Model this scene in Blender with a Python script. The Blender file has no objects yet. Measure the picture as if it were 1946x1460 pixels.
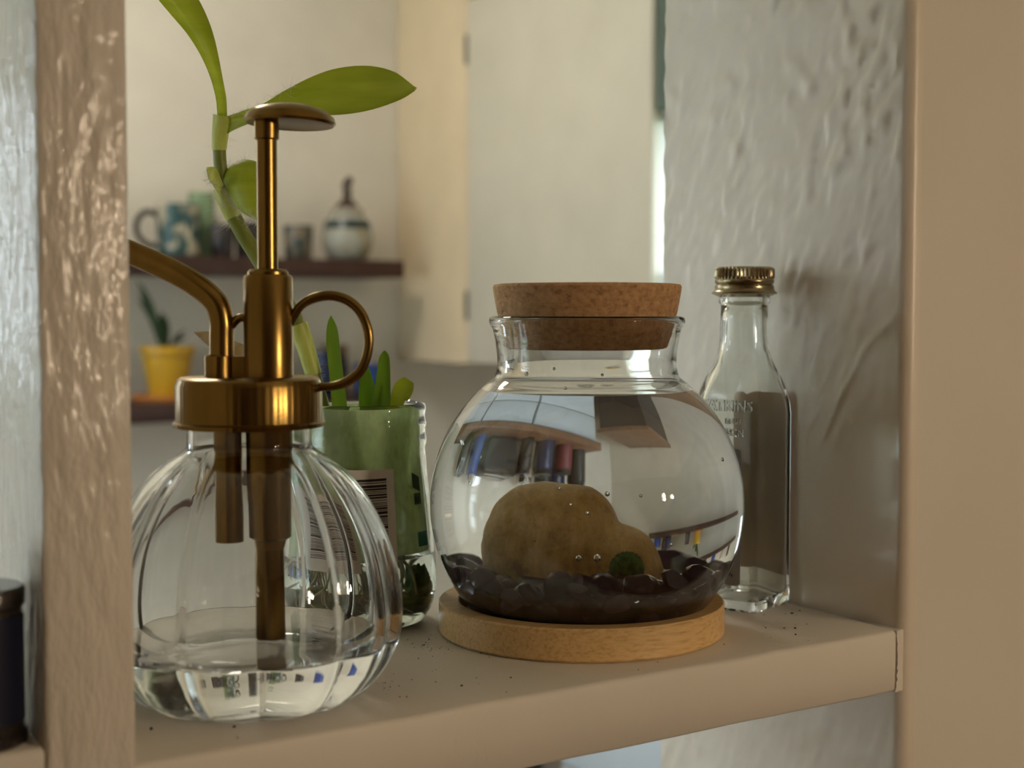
import bpy, bmesh, math, random
import numpy as np
from mathutils import Vector, Matrix, noise
random.seed(7)
S = bpy.context.scene
COL = S.collection
R = math.radians

# ------------------------------------------------------------------ camera
# origin: the lens stands over (0, 0); z = 0 is the top of the little shelf
cam_d = bpy.data.cameras.new('camera')
cam = bpy.data.objects.new('camera', cam_d); COL.objects.link(cam)
cam.location = (0, 0, .1136)
PITCH = math.atan(138/2700)
cam.rotation_euler = (R(90)-PITCH, 0, -R(33))
cam_d.sensor_width = 36; cam_d.lens = 36*2700/1946
cam_d.clip_start = .01; cam_d.clip_end = 100
cam_d.dof.use_dof = True; cam_d.dof.focus_distance = .475; cam_d.dof.aperture_fstop = 12.5
S.camera = cam

# ------------------------------------------------------------------ light and exposure
S.view_settings.view_transform = 'Standard'; S.view_settings.look = 'None'
S.view_settings.gamma = 1; S.view_settings.use_curve_mapping = False
S.view_settings.exposure = 0.0
cy = S.cycles
cy.max_bounces = 14; cy.diffuse_bounces = 3; cy.glossy_bounces = 6
cy.transmission_bounces = 14; cy.transparent_max_bounces = 24
cy.use_light_tree = False; cy.caustics_reflective = True; cy.caustics_refractive = True; cy.blur_glossy = .3
cy.sample_clamp_indirect = 8; cy.use_denoising = True
SKY = 11.5
w = bpy.data.worlds.new('daylight'); S.world = w; w.use_nodes = True
w.node_tree.nodes['Background'].inputs[0].default_value = (.77, .885, 1.0, 1)
w.node_tree.nodes['Background'].inputs[1].default_value = SKY
def portal(loc, rot, sx, sy):
    l = bpy.data.lights.new('window_portal', 'AREA'); l.shape = 'RECTANGLE'; l.size = sx; l.size_y = sy
    l.cycles.is_portal = True
    o = bpy.data.objects.new('window_portal', l); COL.objects.link(o); o.location = loc; o.rotation_euler = rot
portal((-2.26, 1.60, .055), (R(90), 0, R(-90)), 1.8, 1.64)     # left kitchen window
portal((1.47, 1.65, .16), (R(90), 0, R(90)), .32, .54)        # right kitchen window
portal((-.545, 2.70, .27), (R(90), 0, R(180)), .36, .60)       # back kitchen window

# ------------------------------------------------------------------ node helpers
def new_mat(name):
    m = bpy.data.materials.new(name); m.use_nodes = True
    nt = m.node_tree; b = nt.nodes['Principled BSDF']
    return m, nt, b
def N(nt, t, **kw):
    n = nt.nodes.new(t)
    for k, v in kw.items():
        if k.startswith('i_'): n.inputs[k[2:].replace('_', ' ')].default_value = v
        else: setattr(n, k, v)
    return n
def coords(nt, scale=(1, 1, 1), rot=(0, 0, 0), kind='Object'):
    tc = N(nt, 'ShaderNodeTexCoord'); mp = N(nt, 'ShaderNodeMapping')
    mp.inputs['Scale'].default_value = scale; mp.inputs['Rotation'].default_value = rot
    nt.links.new(tc.outputs[kind], mp.inputs['Vector']); return mp.outputs[0]
def noise_tex(nt, vec, scale, detail=3, rough=.5):
    n = N(nt, 'ShaderNodeTexNoise'); n.inputs['Scale'].default_value = scale
    n.inputs['Detail'].default_value = detail; n.inputs['Roughness'].default_value = rough
    nt.links.new(vec, n.inputs['Vector']); return n.outputs['Fac']
def ramp(nt, fac, stops):
    r = N(nt, 'ShaderNodeValToRGB'); e = r.color_ramp.elements
    while len(e) < len(stops): e.new(.5)
    for q, (p, c) in zip(e, stops): q.position = p; q.color = tuple(c)+(1,) if len(c) == 3 else c
    nt.links.new(fac, r.inputs[0]); return r.outputs[0]
def bump(nt, h, strength, dist, b):
    n = N(nt, 'ShaderNodeBump'); n.inputs['Strength'].default_value = strength; n.inputs['Distance'].default_value = dist
    nt.links.new(h, n.inputs['Height']); nt.links.new(n.outputs[0], b.inputs['Normal']); return n
def plain(name, col, rough=.5, metal=0, spec=.5, **kw):
    m, nt, b = new_mat(name)
    b.inputs['Base Color'].default_value = (*col, 1); b.inputs['Roughness'].default_value = rough
    b.inputs['Metallic'].default_value = metal; b.inputs['Specular IOR Level'].default_value = spec
    for k, v in kw.items(): b.inputs[k.replace('_', ' ')].default_value = v
    return m
def mottled(name, c1, c2, scale, rough=.5, bstr=0, bdist=.001, stretch=(1, 1, 1), detail=4, lo=.35, hi=.65, metal=0):
    m, nt, b = new_mat(name); v = coords(nt, stretch)
    f = noise_tex(nt, v, scale, detail)
    nt.links.new(ramp(nt, f, [(lo, c1), (hi, c2)]), b.inputs['Base Color'])
    b.inputs['Roughness'].default_value = rough; b.inputs['Metallic'].default_value = metal
    if bstr: bump(nt, f, bstr, bdist, b)
    return m
def glass(name, col=(1, 1, 1), ior=1.5, rough=0):
    m, nt, b = new_mat(name)
    b.inputs['Base Color'].default_value = (*col, 1); b.inputs['Roughness'].default_value = rough
    b.inputs['IOR'].default_value = ior; b.inputs['Transmission Weight'].default_value = 1
    return m
M = {}
# ------------------------------------------------------------------ mesh helpers
def finish(me, smooth=True, angle=40):
    bm = bmesh.new(); bm.from_mesh(me); bmesh.ops.recalc_face_normals(bm, faces=bm.faces); bm.to_mesh(me); bm.free()
    if smooth:
        me.polygons.foreach_set('use_smooth', [True]*len(me.polygons))
        me.set_sharp_from_angle(angle=R(angle))
    me.update(); return me
def mesh(name, v, f, smooth=True, angle=40):
    me = bpy.data.meshes.new(name); me.from_pydata([tuple(p) for p in v], [], f); return finish(me, smooth, angle)
def link(name, me, mat=None, parent=None, loc=(0, 0, 0), rot=(0, 0, 0)):
    o = bpy.data.objects.new(name, me); COL.objects.link(o)
    if mat is not None and len(me.materials) == 0: me.materials.append(mat)
    o.location = loc; o.rotation_euler = rot
    if parent: o.parent = parent
    return o
def empty(name, loc=(0, 0, 0), rz=0):
    o = bpy.data.objects.new(name, None); COL.objects.link(o); o.location = loc; o.rotation_euler = (0, 0, rz)
    o.empty_display_size = .02; return o
def tag(o, label=None, cat=None, group=None, kind=None):
    if label: o['label'] = label
    if cat: o['category'] = cat
    if group: o['group'] = group
    if kind: o['kind'] = kind
    return o
def boxes(bl):
    v, f = [], []
    for (x0, x1, y0, y1, z0, z1) in bl:
        b = len(v)
        v += [(x0, y0, z0), (x1, y0, z0), (x1, y1, z0), (x0, y1, z0), (x0, y0, z1), (x1, y0, z1), (x1, y1, z1), (x0, y1, z1)]
        f += [[b+i for i in q] for q in ((0, 3, 2, 1), (4, 5, 6, 7), (0, 1, 5, 4), (1, 2, 6, 5), (2, 3, 7, 6), (3, 0, 4, 7))]
    return v, f
def box(name, mat, x0, x1, y0, y1, z0, z1, parent=None, bev=0, seg=2):
    v, f = boxes([(x0, x1, y0, y1, z0, z1)])
    me = bpy.data.meshes.new(name); me.from_pydata(v, [], f)
    if bev:
        bm = bmesh.new(); bm.from_mesh(me)
        bmesh.ops.bevel(bm, geom=bm.edges[:], offset=bev, segments=seg, profile=.5, affect='EDGES'); bm.to_mesh(me); bm.free()
    finish(me, bool(bev), 50)
    return link(name, me, mat, parent)
def lathe(prof, n=48, mod=None, closed=False, cx=0, cy=0):
    """revolve (r, z) points; r = 0 makes a pole; closed joins the last ring to the first"""
    v, f, rings = [], [], []
    for (r, z) in prof:
        if r < 1e-7: rings.append([len(v)]); v.append((cx, cy, z))
        else:
            ring = []
            for k in range(n):
                a = 2*math.pi*k/n; q = r if mod is None else mod(r, z, a)
                ring.append(len(v)); v.append((cx+q*math.cos(a), cy+q*math.sin(a), z))
            rings.append(ring)
    pairs = list(zip(rings[:-1], rings[1:])) + ([(rings[-1], rings[0])] if closed else [])
    for a, b in pairs:
        for k in range(n):
            k2 = (k+1) % n
            if len(a) == 1 and len(b) == 1: continue
            if len(a) == 1: f.append((a[0], b[k], b[k2]))
            elif len(b) == 1: f.append((a[k], a[k2], b[0]))
            else: f.append((a[k], a[k2], b[k2], b[k]))
    return v, f
def curve_pts(P, n):
    """Catmull-Rom through P, n samples (each P any-length tuple)"""
    P = [np.array(p, float) for p in P]; out = []
    for i in range(n):
        t = i/(n-1)*(len(P)-1); k = min(int(t), len(P)-2); u = t-k
        p0 = P[max(k-1, 0)]; p1 = P[k]; p2 = P[k+1]; p3 = P[min(k+2, len(P)-1)]
        out.append(.5*((2*p1)+(-p0+p2)*u+(2*p0-5*p1+4*p2-p3)*u*u+(-p0+3*p1-3*p2+p3)*u**3))
    return out
def tube(P, rad, n=16, seg=None, caps=True, flat=None):
    """round tube through points; rad a number or one per point"""
    rr = rad if isinstance(rad, (list, tuple)) else [rad]*len(P)
    Q = [tuple(p)+(r,) for p, r in zip(P, rr)]
    if seg: Q = [tuple(q) for q in curve_pts(Q, seg)]
    C = [Vector(q[:3]) for q in Q]; v, f = [], []
    prev = None
    for i, c in enumerate(C):
        t = (C[min(i+1, len(C)-1)]-C[max(i-1, 0)]).normalized()
        if prev is None:
            ref = Vector((0, 0, 1)) if abs(t.z) < .9 else Vector((1, 0, 0))
            a = t.cross(ref).normalized()
        else: a = (prev-t*prev.dot(t)).normalized()
        prev = a; b = t.cross(a)
        for k in range(n):
            an = 2*math.pi*k/n
            v.append(c+(a*math.cos(an)+b*math.sin(an)*(flat or 1))*Q[i][3])
    m = len(C)
    for i in range(m-1):
        for k in range(n): f.append((i*n+k, i*n+(k+1) % n, (i+1)*n+(k+1) % n, (i+1)*n+k))
    if caps:
        f.append(tuple(range(n))[::-1]); f.append(tuple((m-1)*n+k for k in range(n)))
    return v, f
def blade(L, Rr, nu=26, nv=8, bow=.0, thick=.0005, crease=0.0):
    """a leaf between two edge polylines, with belly and real thickness"""
    L = [Vector(p) for p in curve_pts(L, nu)]; Q = [Vector(p) for p in curve_pts(Rr, nu)]
    top, bot = [], []
    for i in range(nu):
        d = (L[min(i+1, nu-1)]-L[max(i-1, 0)]); wv = Q[i]-L[i]
        nrm = d.cross(wv)
        nrm = nrm.normalized() if nrm.length > 1e-12 else Vector((0, -1, 0))
        wl = wv.length
        for j in range(nv+1):
            t = j/nv; e = 1-(2*t-1)**2
            p = L[i]+wv*t+nrm*(bow*wl*e-crease*wl*max(0, 1-abs(2*t-1)*5))
            h = thick*(.25+.75*math.sqrt(max(e, 0)))
            top.append(p+nrm*h); bot.append(p-nrm*h)
    v = top+bot; o = len(top); f = []; W = nv+1
    for i in range(nu-1):
        for j in range(nv):
            a = i*W+j
            f.append((a, a+1, a+W+1, a+W)); f.append((o+a, o+a+W, o+a+W+1, o+a+1))
    per = [j for j in range(W)]+[i*W+nv for i in range(1, nu)]+[(nu-1)*W+j for j in range(nv-1, -1, -1)]+[i*W for i in range(nu-2, 0, -1)]
    for a, b in zip(per, per[1:]+per[:1]): f.append((a, o+a, o+b, b))
    return v, f
def prism_text(txt, size, depth, bev=0):
    c = bpy.data.curves.new('lettering', 'FONT'); c.body = txt; c.size = size; c.extrude = depth; c.align_x = 'CENTER'; c.bevel_depth = bev; c.bevel_resolution = 1; c.resolution_u = 4
    o = bpy.data.objects.new('lettering', c); COL.objects.link(o)
    dg = bpy.context.evaluated_depsgraph_get(); dg.update()
    me = bpy.data.meshes.new_from_object(o.evaluated_get(dg)); bpy.data.objects.remove(o); bpy.data.curves.remove(c)
    return me
# ------------------------------------------------------------------ measured outlines of the plant (metres)
LEAF_RIGHT = ([(0.18836, 0.47876, 0.18129), (0.19225, 0.47186, 0.18298), (0.19823, 0.46366, 0.18556), (0.20291, 0.45637, 0.18935), (0.20902, 0.44818, 0.19343), (0.21496, 0.43999, 0.19584), (0.22221, 0.43082, 0.19608), (0.22805, 0.42237, 0.19316), (0.23121, 0.41548, 0.18714)], [(0.19039, 0.47713, 0.17611), (0.19292, 0.47172, 0.17791), (0.19848, 0.46437, 0.18041), (0.20407, 0.45693, 0.18142), (0.21103, 0.44849, 0.18079), (0.21714, 0.44062, 0.18052), (0.22394, 0.4324, 0.18167), (0.23067, 0.42433, 0.18456), (0.2333, 0.41889, 0.18706)])
LEAF_UP = ([(0.18771, 0.47912, 0.18018), (0.18588, 0.4757, 0.18732), (0.18297, 0.47295, 0.19396), (0.17888, 0.47098, 0.20085), (0.17364, 0.46976, 0.20759), (0.16755, 0.46903, 0.2135), (0.16211, 0.46784, 0.21859), (0.15764, 0.46605, 0.22445), (0.15401, 0.46384, 0.23207), (0.15173, 0.46079, 0.2404)], [(0.19151, 0.4803, 0.18132), (0.19016, 0.4772, 0.18785), (0.18789, 0.47471, 0.19464), (0.18562, 0.47219, 0.20095), (0.18321, 0.46974, 0.20698), (0.18021, 0.46767, 0.21292), (0.17635, 0.46617, 0.21893), (0.17135, 0.46543, 0.22519), (0.16382, 0.46647, 0.23396), (0.15465, 0.46858, 0.24277)])
LEAF_LOW = ([(0.18944, 0.47912, 0.15946), (0.18984, 0.47627, 0.15614), (0.19023, 0.47344, 0.15302), (0.19093, 0.47042, 0.15011), (0.19225, 0.46702, 0.14759), (0.19387, 0.46347, 0.14581), (0.19473, 0.46047, 0.14496)], [(0.19201, 0.48251, 0.16413), (0.19477, 0.47848, 0.16654), (0.19713, 0.47459, 0.16708), (0.19942, 0.47062, 0.16557), (0.20066, 0.46715, 0.16094), (0.19994, 0.46472, 0.15249), (0.19663, 0.46403, 0.14521)])
LEAF_STUB = ([(0.18846, 0.47687, 0.15133), (0.18645, 0.4766, 0.1549), (0.18428, 0.47642, 0.15809), (0.18271, 0.47577, 0.16015), (0.18178, 0.47476, 0.16294)], [(0.18865, 0.47716, 0.15799), (0.18738, 0.47634, 0.16043), (0.18581, 0.47573, 0.16324), (0.18389, 0.47524, 0.164), (0.18211, 0.47459, 0.16367)])
LEAF_DRY = ([(0.20393, 0.46959, 0.09866), (0.19568, 0.47363, 0.10149), (0.19057, 0.47558, 0.10356), (0.18472, 0.47805, 0.10637), (0.17851, 0.48059, 0.10639)], [(0.2038, 0.46939, 0.09417), (0.19548, 0.47333, 0.09459), (0.19035, 0.47524, 0.09576), (0.185, 0.47746, 0.09951), (0.17881, 0.48037, 0.10583)])
STRAP_A = ([(0.22362, 0.45662, 0.03694), (0.22309, 0.45857, 0.06324), (0.22213, 0.46019, 0.07959), (0.22165, 0.46118, 0.09068), (0.22102, 0.46229, 0.10233), (0.22152, 0.46237, 0.1089), (0.22255, 0.46188, 0.11191)], [(0.2293, 0.45293, 0.03694), (0.22814, 0.45529, 0.06324), (0.2267, 0.45722, 0.07959), (0.22578, 0.45856, 0.0918), (0.22509, 0.45957, 0.10101), (0.22448, 0.46036, 0.10759), (0.22287, 0.46168, 0.1121)])
STRAP_B = ([(0.23654, 0.4647, 0.03289), (0.23654, 0.46646, 0.06185), (0.23652, 0.4675, 0.07865), (0.23672, 0.46782, 0.08599), (0.23721, 0.46785, 0.09178), (0.2381, 0.46745, 0.09468)], [(0.24303, 0.46049, 0.03289), (0.24318, 0.46215, 0.06185), (0.24284, 0.46339, 0.07865), (0.24173, 0.46452, 0.08522), (0.2403, 0.46587, 0.09217), (0.23859, 0.46715, 0.09506)])
STRAP_C = ([(0.23401, 0.45805, 0.03397), (0.23576, 0.45865, 0.06255), (0.23718, 0.45874, 0.07912), (0.23872, 0.45831, 0.08846), (0.2399, 0.45802, 0.09627), (0.24143, 0.45721, 0.09931)], [(0.23945, 0.45452, 0.03397), (0.24184, 0.4547, 0.06255), (0.24294, 0.455, 0.07912), (0.2432, 0.4554, 0.08846), (0.24312, 0.45597, 0.09684), (0.24191, 0.45691, 0.0995)])
STRAP_D = ([(0.23561, 0.45368, 0.03823), (0.23863, 0.45311, 0.06095), (0.24137, 0.45245, 0.07932), (0.24234, 0.45221, 0.08576), (0.24418, 0.45121, 0.08898), (0.24628, 0.44991, 0.08993)], [(0.24007, 0.45079, 0.03823), (0.24308, 0.45022, 0.06095), (0.24534, 0.44987, 0.07932), (0.247, 0.44893, 0.08159), (0.24852, 0.44814, 0.08481), (0.24876, 0.44817, 0.08784)])
STEM = [(0.22757, 0.46376, 0.03955), (0.22488, 0.46567, 0.06447), (0.22162, 0.46737, 0.08016), (0.21887, 0.46844, 0.09085), (0.21585, 0.46976, 0.10263), (0.21217, 0.47141, 0.11285), (0.20704, 0.47393, 0.12189), (0.20136, 0.47692, 0.13277), (0.19673, 0.47907, 0.14116), (0.1932, 0.48045, 0.14858), (0.19077, 0.48111, 0.15597), (0.18945, 0.48105, 0.16332), (0.18876, 0.48058, 0.17064), (0.18881, 0.47955, 0.17662), (0.18917, 0.4783, 0.1824)]
CRUMBS = [(0.2844, 0.3606, 0.0011), (0.2931, 0.3591, 0.0009), (0.2867, 0.355, 0.0003), (0.1443, 0.3612, 0.0009), (0.1247, 0.3716, 0.0007), (0.1414, 0.3517, 0.0003), (0.2183, 0.3642, 0.0005), (0.2362, 0.3643, 0.0004), (0.3001, 0.3606, 0.0002), (0.3211, 0.362, 0.0003), (0.3751, 0.385, 0.0008), (0.3815, 0.3875, 0.0005), (0.3585, 0.3663, 0.0006), (0.3558, 0.3691, 0.0005), (0.3516, 0.359, 0.0005), (0.3503, 0.3727, 0.0005), (0.3491, 0.3503, 0.0003), (0.2444, 0.3899, 0.0003), (0.2752, 0.3505, 0.0003), (0.2344, 0.4132, 0.0002), (0.2345, 0.4168, 0.00015), (0.2259, 0.4114, 0.00015), (0.2322, 0.408, 0.0002), (0.2442, 0.4282, 0.0002), (0.2294, 0.4011, 0.0003), (0.2445, 0.4265, 0.00015), (0.2346, 0.4109, 0.0003), (0.2435, 0.4158, 0.0002), (0.2369, 0.4094, 0.0003), (0.2325, 0.4142, 0.00015), (0.2345, 0.4167, 0.0003), (0.2366, 0.4169, 0.0002), (0.2338, 0.4261, 0.0003), (0.2334, 0.4092, 0.0002), (0.2335, 0.4157, 0.0002), (0.2292, 0.405, 0.00015), (0.2385, 0.4111, 0.0002), (0.2324, 0.4203, 0.0003), (0.2203, 0.4017, 0.00015), (0.2387, 0.4066, 0.0003), (0.2367, 0.4214, 0.0002), (0.2304, 0.4153, 0.0003), (0.2329, 0.4255, 0.00015), (0.2437, 0.4237, 0.0002), (0.2417, 0.4254, 0.00015), (0.235, 0.4027, 0.0002), (0.2349, 0.4164, 0.0003), (0.2379, 0.4037, 0.0002), (0.2452, 0.4342, 0.00015), (0.2319, 0.4119, 0.00015), (0.2404, 0.4228, 0.0003), (0.2369, 0.4191, 0.0003), (0.2334, 0.409, 0.00015), (0.1964, 0.3733, 0.00015), (0.2004, 0.3812, 0.00015), (0.1983, 0.3813, 0.0002), (0.2035, 0.3805, 0.0002), (0.2034, 0.3814, 0.00015), (0.2007, 0.3801, 0.0003), (0.1979, 0.3726, 0.00015), (0.2018, 0.3884, 0.0003), (0.1896, 0.3603, 0.00015), (0.2043, 0.3862, 0.0002), (0.2021, 0.386, 0.00015), (0.1976, 0.3752, 0.00015), (0.1977, 0.3748, 0.0003), (0.208, 0.3882, 0.0002), (0.2003, 0.3802, 0.0002), (0.1987, 0.3775, 0.00015), (0.1984, 0.3802, 0.0002), (0.2025, 0.3746, 0.0003), (0.1998, 0.3751, 0.0003), (0.2042, 0.393, 0.0003), (0.2019, 0.3791, 0.0002), (0.1952, 0.3688, 0.00015), (0.2141, 0.3726, 0.0003), (0.22, 0.3849, 0.00015), (0.2244, 0.364, 0.0002), (0.2217, 0.3857, 0.0002), (0.1969, 0.3638, 0.0003), (0.2451, 0.3963, 0.0003), (0.1987, 0.3628, 0.0003), (0.2261, 0.3511, 0.0003), (0.2271, 0.37, 0.0003), (0.2241, 0.3843, 0.00015), (0.2241, 0.4013, 0.0003), (0.2505, 0.3873, 0.0002), (0.2363, 0.3653, 0.00015), (0.2093, 0.379, 0.0003), (0.3671, 0.3693, 0.0003), (0.3731, 0.3863, 0.0003), (0.3631, 0.371, 0.0002), (0.3745, 0.3822, 0.0002), (0.342, 0.3653, 0.00015), (0.3618, 0.3793, 0.00015), (0.3518, 0.3756, 0.0002), (0.3416, 0.3609, 0.0002), (0.3563, 0.3756, 0.0002), (0.3651, 0.3896, 0.0003)]
# ------------------------------------------------------------------ materials of the place
def painted(name, col, rough, bscale, bstr, bdist, stretch=(1, 1, 1), rot=(0, 0, 0), var=.04):
    m, nt, b = new_mat(name); v = coords(nt, stretch, rot)
    f = noise_tex(nt, v, bscale, 3, .55)
    g = noise_tex(nt, coords(nt), 9, 2)
    nt.links.new(ramp(nt, g, [(.3, tuple(c*(1-var) for c in col)), (.7, tuple(min(1, c*(1+var)) for c in col))]), b.inputs['Base Color'])
    b.inputs['Roughness'].default_value = rough
    bump(nt, f, bstr, bdist, b); return m
CREAM = (.74, .685, .585)
M['paint'] = painted('cream_gloss_paint', CREAM, .52, 210, .35, .0008, (1, 1, .45))
M['paint_wall'] = painted('cream_wall_paint', CREAM, .5, 160, .18, .0008)
M['paint_jamb'] = painted('cream_jamb_paint', (.77, .685, .565), .36, 700, .12, .0004, (1, 1, .2))
M['paint_post'] = painted('cream_post_paint', CREAM, .20, 230, .9, .0018, (1, 1, .32), (0, R(10), 0))
M['paint_post'].node_tree.nodes['Principled BSDF'].inputs['Specular IOR Level'].default_value = .42
M['paint_kitchen'] = painted('warm_white_kitchen_paint', (.83, .785, .68), .6, 60, .05, .001)
M['paint_side'] = painted('living_room_paint', (.20, .155, .115), .7, 60, .05, .001)
M['ceiling'] = painted('ceiling_paint', (.8, .77, .7), .8, 60, .1, .001)
M['cabinet'] = painted('cabinet_paint', (.69, .65, .535), .4, 40, .04, .001)
M['cabinet_frame'] = painted('cabinet_frame_paint', (.80, .655, .44), .45, 40, .04, .001)
M['low_cabinet'] = painted('white_cabinet_blue_daylight_tint', (.54, .62, .68), .4, 40, .03, .001)  # white cabinets; the bluish window light is mixed into the base colour
M['white_frame'] = plain('white_window_frame', (.78, .78, .76), .4)
M['darkwood'] = mottled('dark_red_brown_wood', (.036, .014, .010), (.062, .023, .015), 14, .45, stretch=(.15, 1, 1))
M['counter'] = mottled('brown_counter', (.16, .085, .05), (.24, .13, .075), 30, .35)
M['floorwood'] = mottled('floor_boards', (.20, .11, .055), (.30, .17, .085), 12, .45, stretch=(1, .1, 1))
M['grass'] = mottled('lawn', (.06, .14, .03), (.12, .22, .05), 8, .9)
M['siding'] = plain('pale_house_siding', (.72, .74, .76), .7)
M['roof'] = plain('house_roof', (.25, .2, .18), .8)
M['darkglass'] = plain('dark_house_window', (.05, .07, .09), .1)
def pane_mat():
    m = bpy.data.materials.new('window_pane'); m.use_nodes = True; nt = m.node_tree; nt.nodes.clear()
    o = N(nt, 'ShaderNodeOutputMaterial'); mx = N(nt, 'ShaderNodeMixShader'); t = N(nt, 'ShaderNodeBsdfTransparent'); g = N(nt, 'ShaderNodeBsdfGlossy')
    g.inputs['Roughness'].default_value = .0; mx.inputs[0].default_value = .06
    nt.links.new(t.outputs[0], mx.inputs[1]); nt.links.new(g.outputs[0], mx.inputs[2]); nt.links.new(mx.outputs[0], o.inputs[0]); return m
M['pane'] = pane_mat()

# ------------------------------------------------------------------ the setting
Z0, Z1 = -1.32, 1.13
YF, YB = .346, .482          # front and back of the partition wall
XJ = .3915                   # right jamb of the opening
def struct(name, mat, bl, label=None, parent=None):
    v, f = boxes(bl); o = link(name, mesh(name, v, f, False), mat, parent)
    o['kind'] = 'structure'
    if label: o['label'] = label
    return o
floor = struct('floor', M['floorwood'], [(-2.4, 2.4, -2.4, 2.8, Z0-.05, Z0)], 'brown wooden floor of both rooms')
struct('ceiling', M['ceiling'], [(-2.4, 2.4, -2.4, 2.8, Z1, Z1+.05)], 'pale painted ceiling of both rooms')
struct('wall_back', M['paint_kitchen'], [(-2.4, -.71, 2.65, 2.8, Z0, Z1), (-.38, 2.0, 2.65, 2.8, Z0, Z1), (-.71, -.38, 2.65, 2.8, Z0, -.02), (-.71, -.38, 2.65, 2.8, .56, Z1)], 'warm white kitchen wall behind the floating shelves')
struct('wall_left', M['paint_kitchen'], [(-2.4, -2.2, -2.4, .72, Z0, Z1), (-2.4, -2.2, 2.48, 2.65, Z0, Z1), (-2.4, -2.2, .72, 2.48, Z0, -.76), (-2.4, -2.2, .72, 2.48, .86, Z1)], 'kitchen wall with the large window')
struct('wall_right', M['paint_kitchen'], [(1.44, 1.60, YB, 1.50, Z0, Z1), (1.44, 1.60, 1.80, 1.82, Z0, Z1), (1.44, 1.60, 1.50, 1.80, Z0, -.10), (1.44, 1.60, 1.50, 1.80, .43, Z1), (1.73, 1.9, 1.82, 2.65, Z0, Z1), (1.60, 1.73, 1.80, 1.82, Z0, Z1)], 'kitchen wall beside the cabinet')
struct('wall_living_right', M['paint_side'], [(2.2, 2.4, -2.4, YF, Z0, Z1)], 'tan wall of the near room')
struct('wall_living_rear', M['paint_side'], [(-2.2, 2.2, -2.4, -2.3, Z0, Z1)], 'tan wall behind the viewer')
# partition: solid to the right, left, below and above the pass-through
OX0, OZ0, OZ1 = -.42, -.62, .72
struct('wall_front', M['paint_wall'], [(XJ+.006, 2.2, YF, YB, Z0, Z1), (-2.2, OX0, YF, YB, Z0, Z1), (OX0, XJ+.006, YF, YB, Z0, OZ0), (OX0, XJ+.006, YF, YB, OZ1, Z1), (XJ+.0003, XJ+.006, YF, YB, .379, OZ1), (XJ+.0003, XJ+.006, YF, YB, OZ0, -.339)], 'flat cream painted wall right of the shelf opening')

# jamb: thick uneven paint, the skin of the opening's right side, wrapping round a soft front corner
def jamb():
    path = []                                     # (x, y, inward normal)
    rc = .0045
    for i in range(150): path.append((XJ, YB-(YB-YF-rc)*i/149, -1, 0))
    for i in range(1, 9):
        a = R(90)*i/8; path.append((XJ+rc-rc*math.cos(a), YF+rc-rc*math.sin(a), -math.cos(a), -math.sin(a)))
    path.append((XJ+.0062, YF-.00015, 0, -1))
    nz = 560; zz = [-.34+.72*k/(nz-1) for k in range(nz)]
    ridge = [(.3485, .1121), (.3560, .1078), (.3612, .1044), (.3660, .0995), (.3699, .0927), (.3745, .0860), (.3789, .0786), (.3855, .0662)]
    rp = [np.array(p) for p in curve_pts(ridge, 60)]; RP = np.array(rp)
    v, f = [], []
    for i, (x, y, nx, ny) in enumerate(path):
        for z in zz:
            p = Vector((y*.86+z*.42, z*.50-y*.36, 0))
            a = noise.noise(Vector((p.x*190, p.y*190, 1.3)))
            b = noise.noise(Vector((p.x*330, p.y*300, 7.7)))
            c = noise.noise(Vector((y*40, z*30, 3.1)))
            g = noise.noise(Vector((y*900, z*60, 5.5)))
            amp = max(.14, min(1, (z-.05)/.12)) if z > -.03 else .5
            h = amp*(.00140*max(-.26, a)*(.45+.9*max(0, c+.25))+.00030*b)+.00002*g
            dd = np.sqrt(((RP-np.array([y, z]))**2).sum(1)); k = int(dd.argmin()); t = k/59
            h += .0008*(1-t*.75)*math.exp(-(dd[k]/(.0011+.001*(1-t)))**2)
            if i >= 149: h *= .35
            v.append((x+nx*h, y+ny*h, z))
    for i in range(len(path)-1):
        for k in range(nz-1):
            a = i*nz+k; f.append((a, a+nz, a+nz+1, a+1))
    me = bpy.data.meshes.new('trim_1'); me.from_pydata(v, [], f)
    me.polygons.foreach_set('use_smooth', [True]*len(me.polygons)); me.update()
    o = link('trim_1', me, M['paint_jamb']); o['kind'] = 'structure'; o['label'] = 'thickly painted rough jamb at the right of the opening'
jamb()

# ---- shelf board and divider
def shelf_board(name, x0, x1, label, cat):
    nx = 120; th = .0222; r = .0016
    sec = [(YB, 0), (YF+.03, 0), (YF+r, 0), (YF+.5*r, -.2*r), (YF+.15*r, -.5*r), (YF, -r), (YF, -th*.5), (YF, -th+.001), (YF+.001, -th), (YB, -th)]
    v, f = [], []
    for i in range(nx+1):
        t = i/nx; x = x0+(x1-x0)*t
        for (y, z) in sec:
            w1 = noise.noise(Vector((x*45, z*120, y*30)))*.0003
            xe = x
            if i == nx: xe = x-.0006*(.5+noise.noise(Vector((z*330, 2, 1)))) if y < YF+.02 else x+.004
            v.append((xe, y+(w1 if y < YF+.01 else 0), z+w1*.6))
    n = len(sec)
    for i in range(nx):
        for k in range(n):
            f.append((i*n+k, i*n+(k+1) % n, (i+1)*n+(k+1) % n, (i+1)*n+k))
    f.append(tuple(range(n))); f.append(tuple(nx*n+k for k in range(n))[::-1])
    return tag(link(name, mesh(name, v, f, True, 50), M['paint']), label, cat)
XP0, XP1 = .0898, .1122
SB = shelf_board('shelf_board', XP1, .3880, 'cream painted shelf board under the mister and cork-topped jar', 'shelf')
shelf_board('shelf_board', OX0, XP0, 'cream shelf board left of the divider post', 'shelf').location.z = .008
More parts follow.
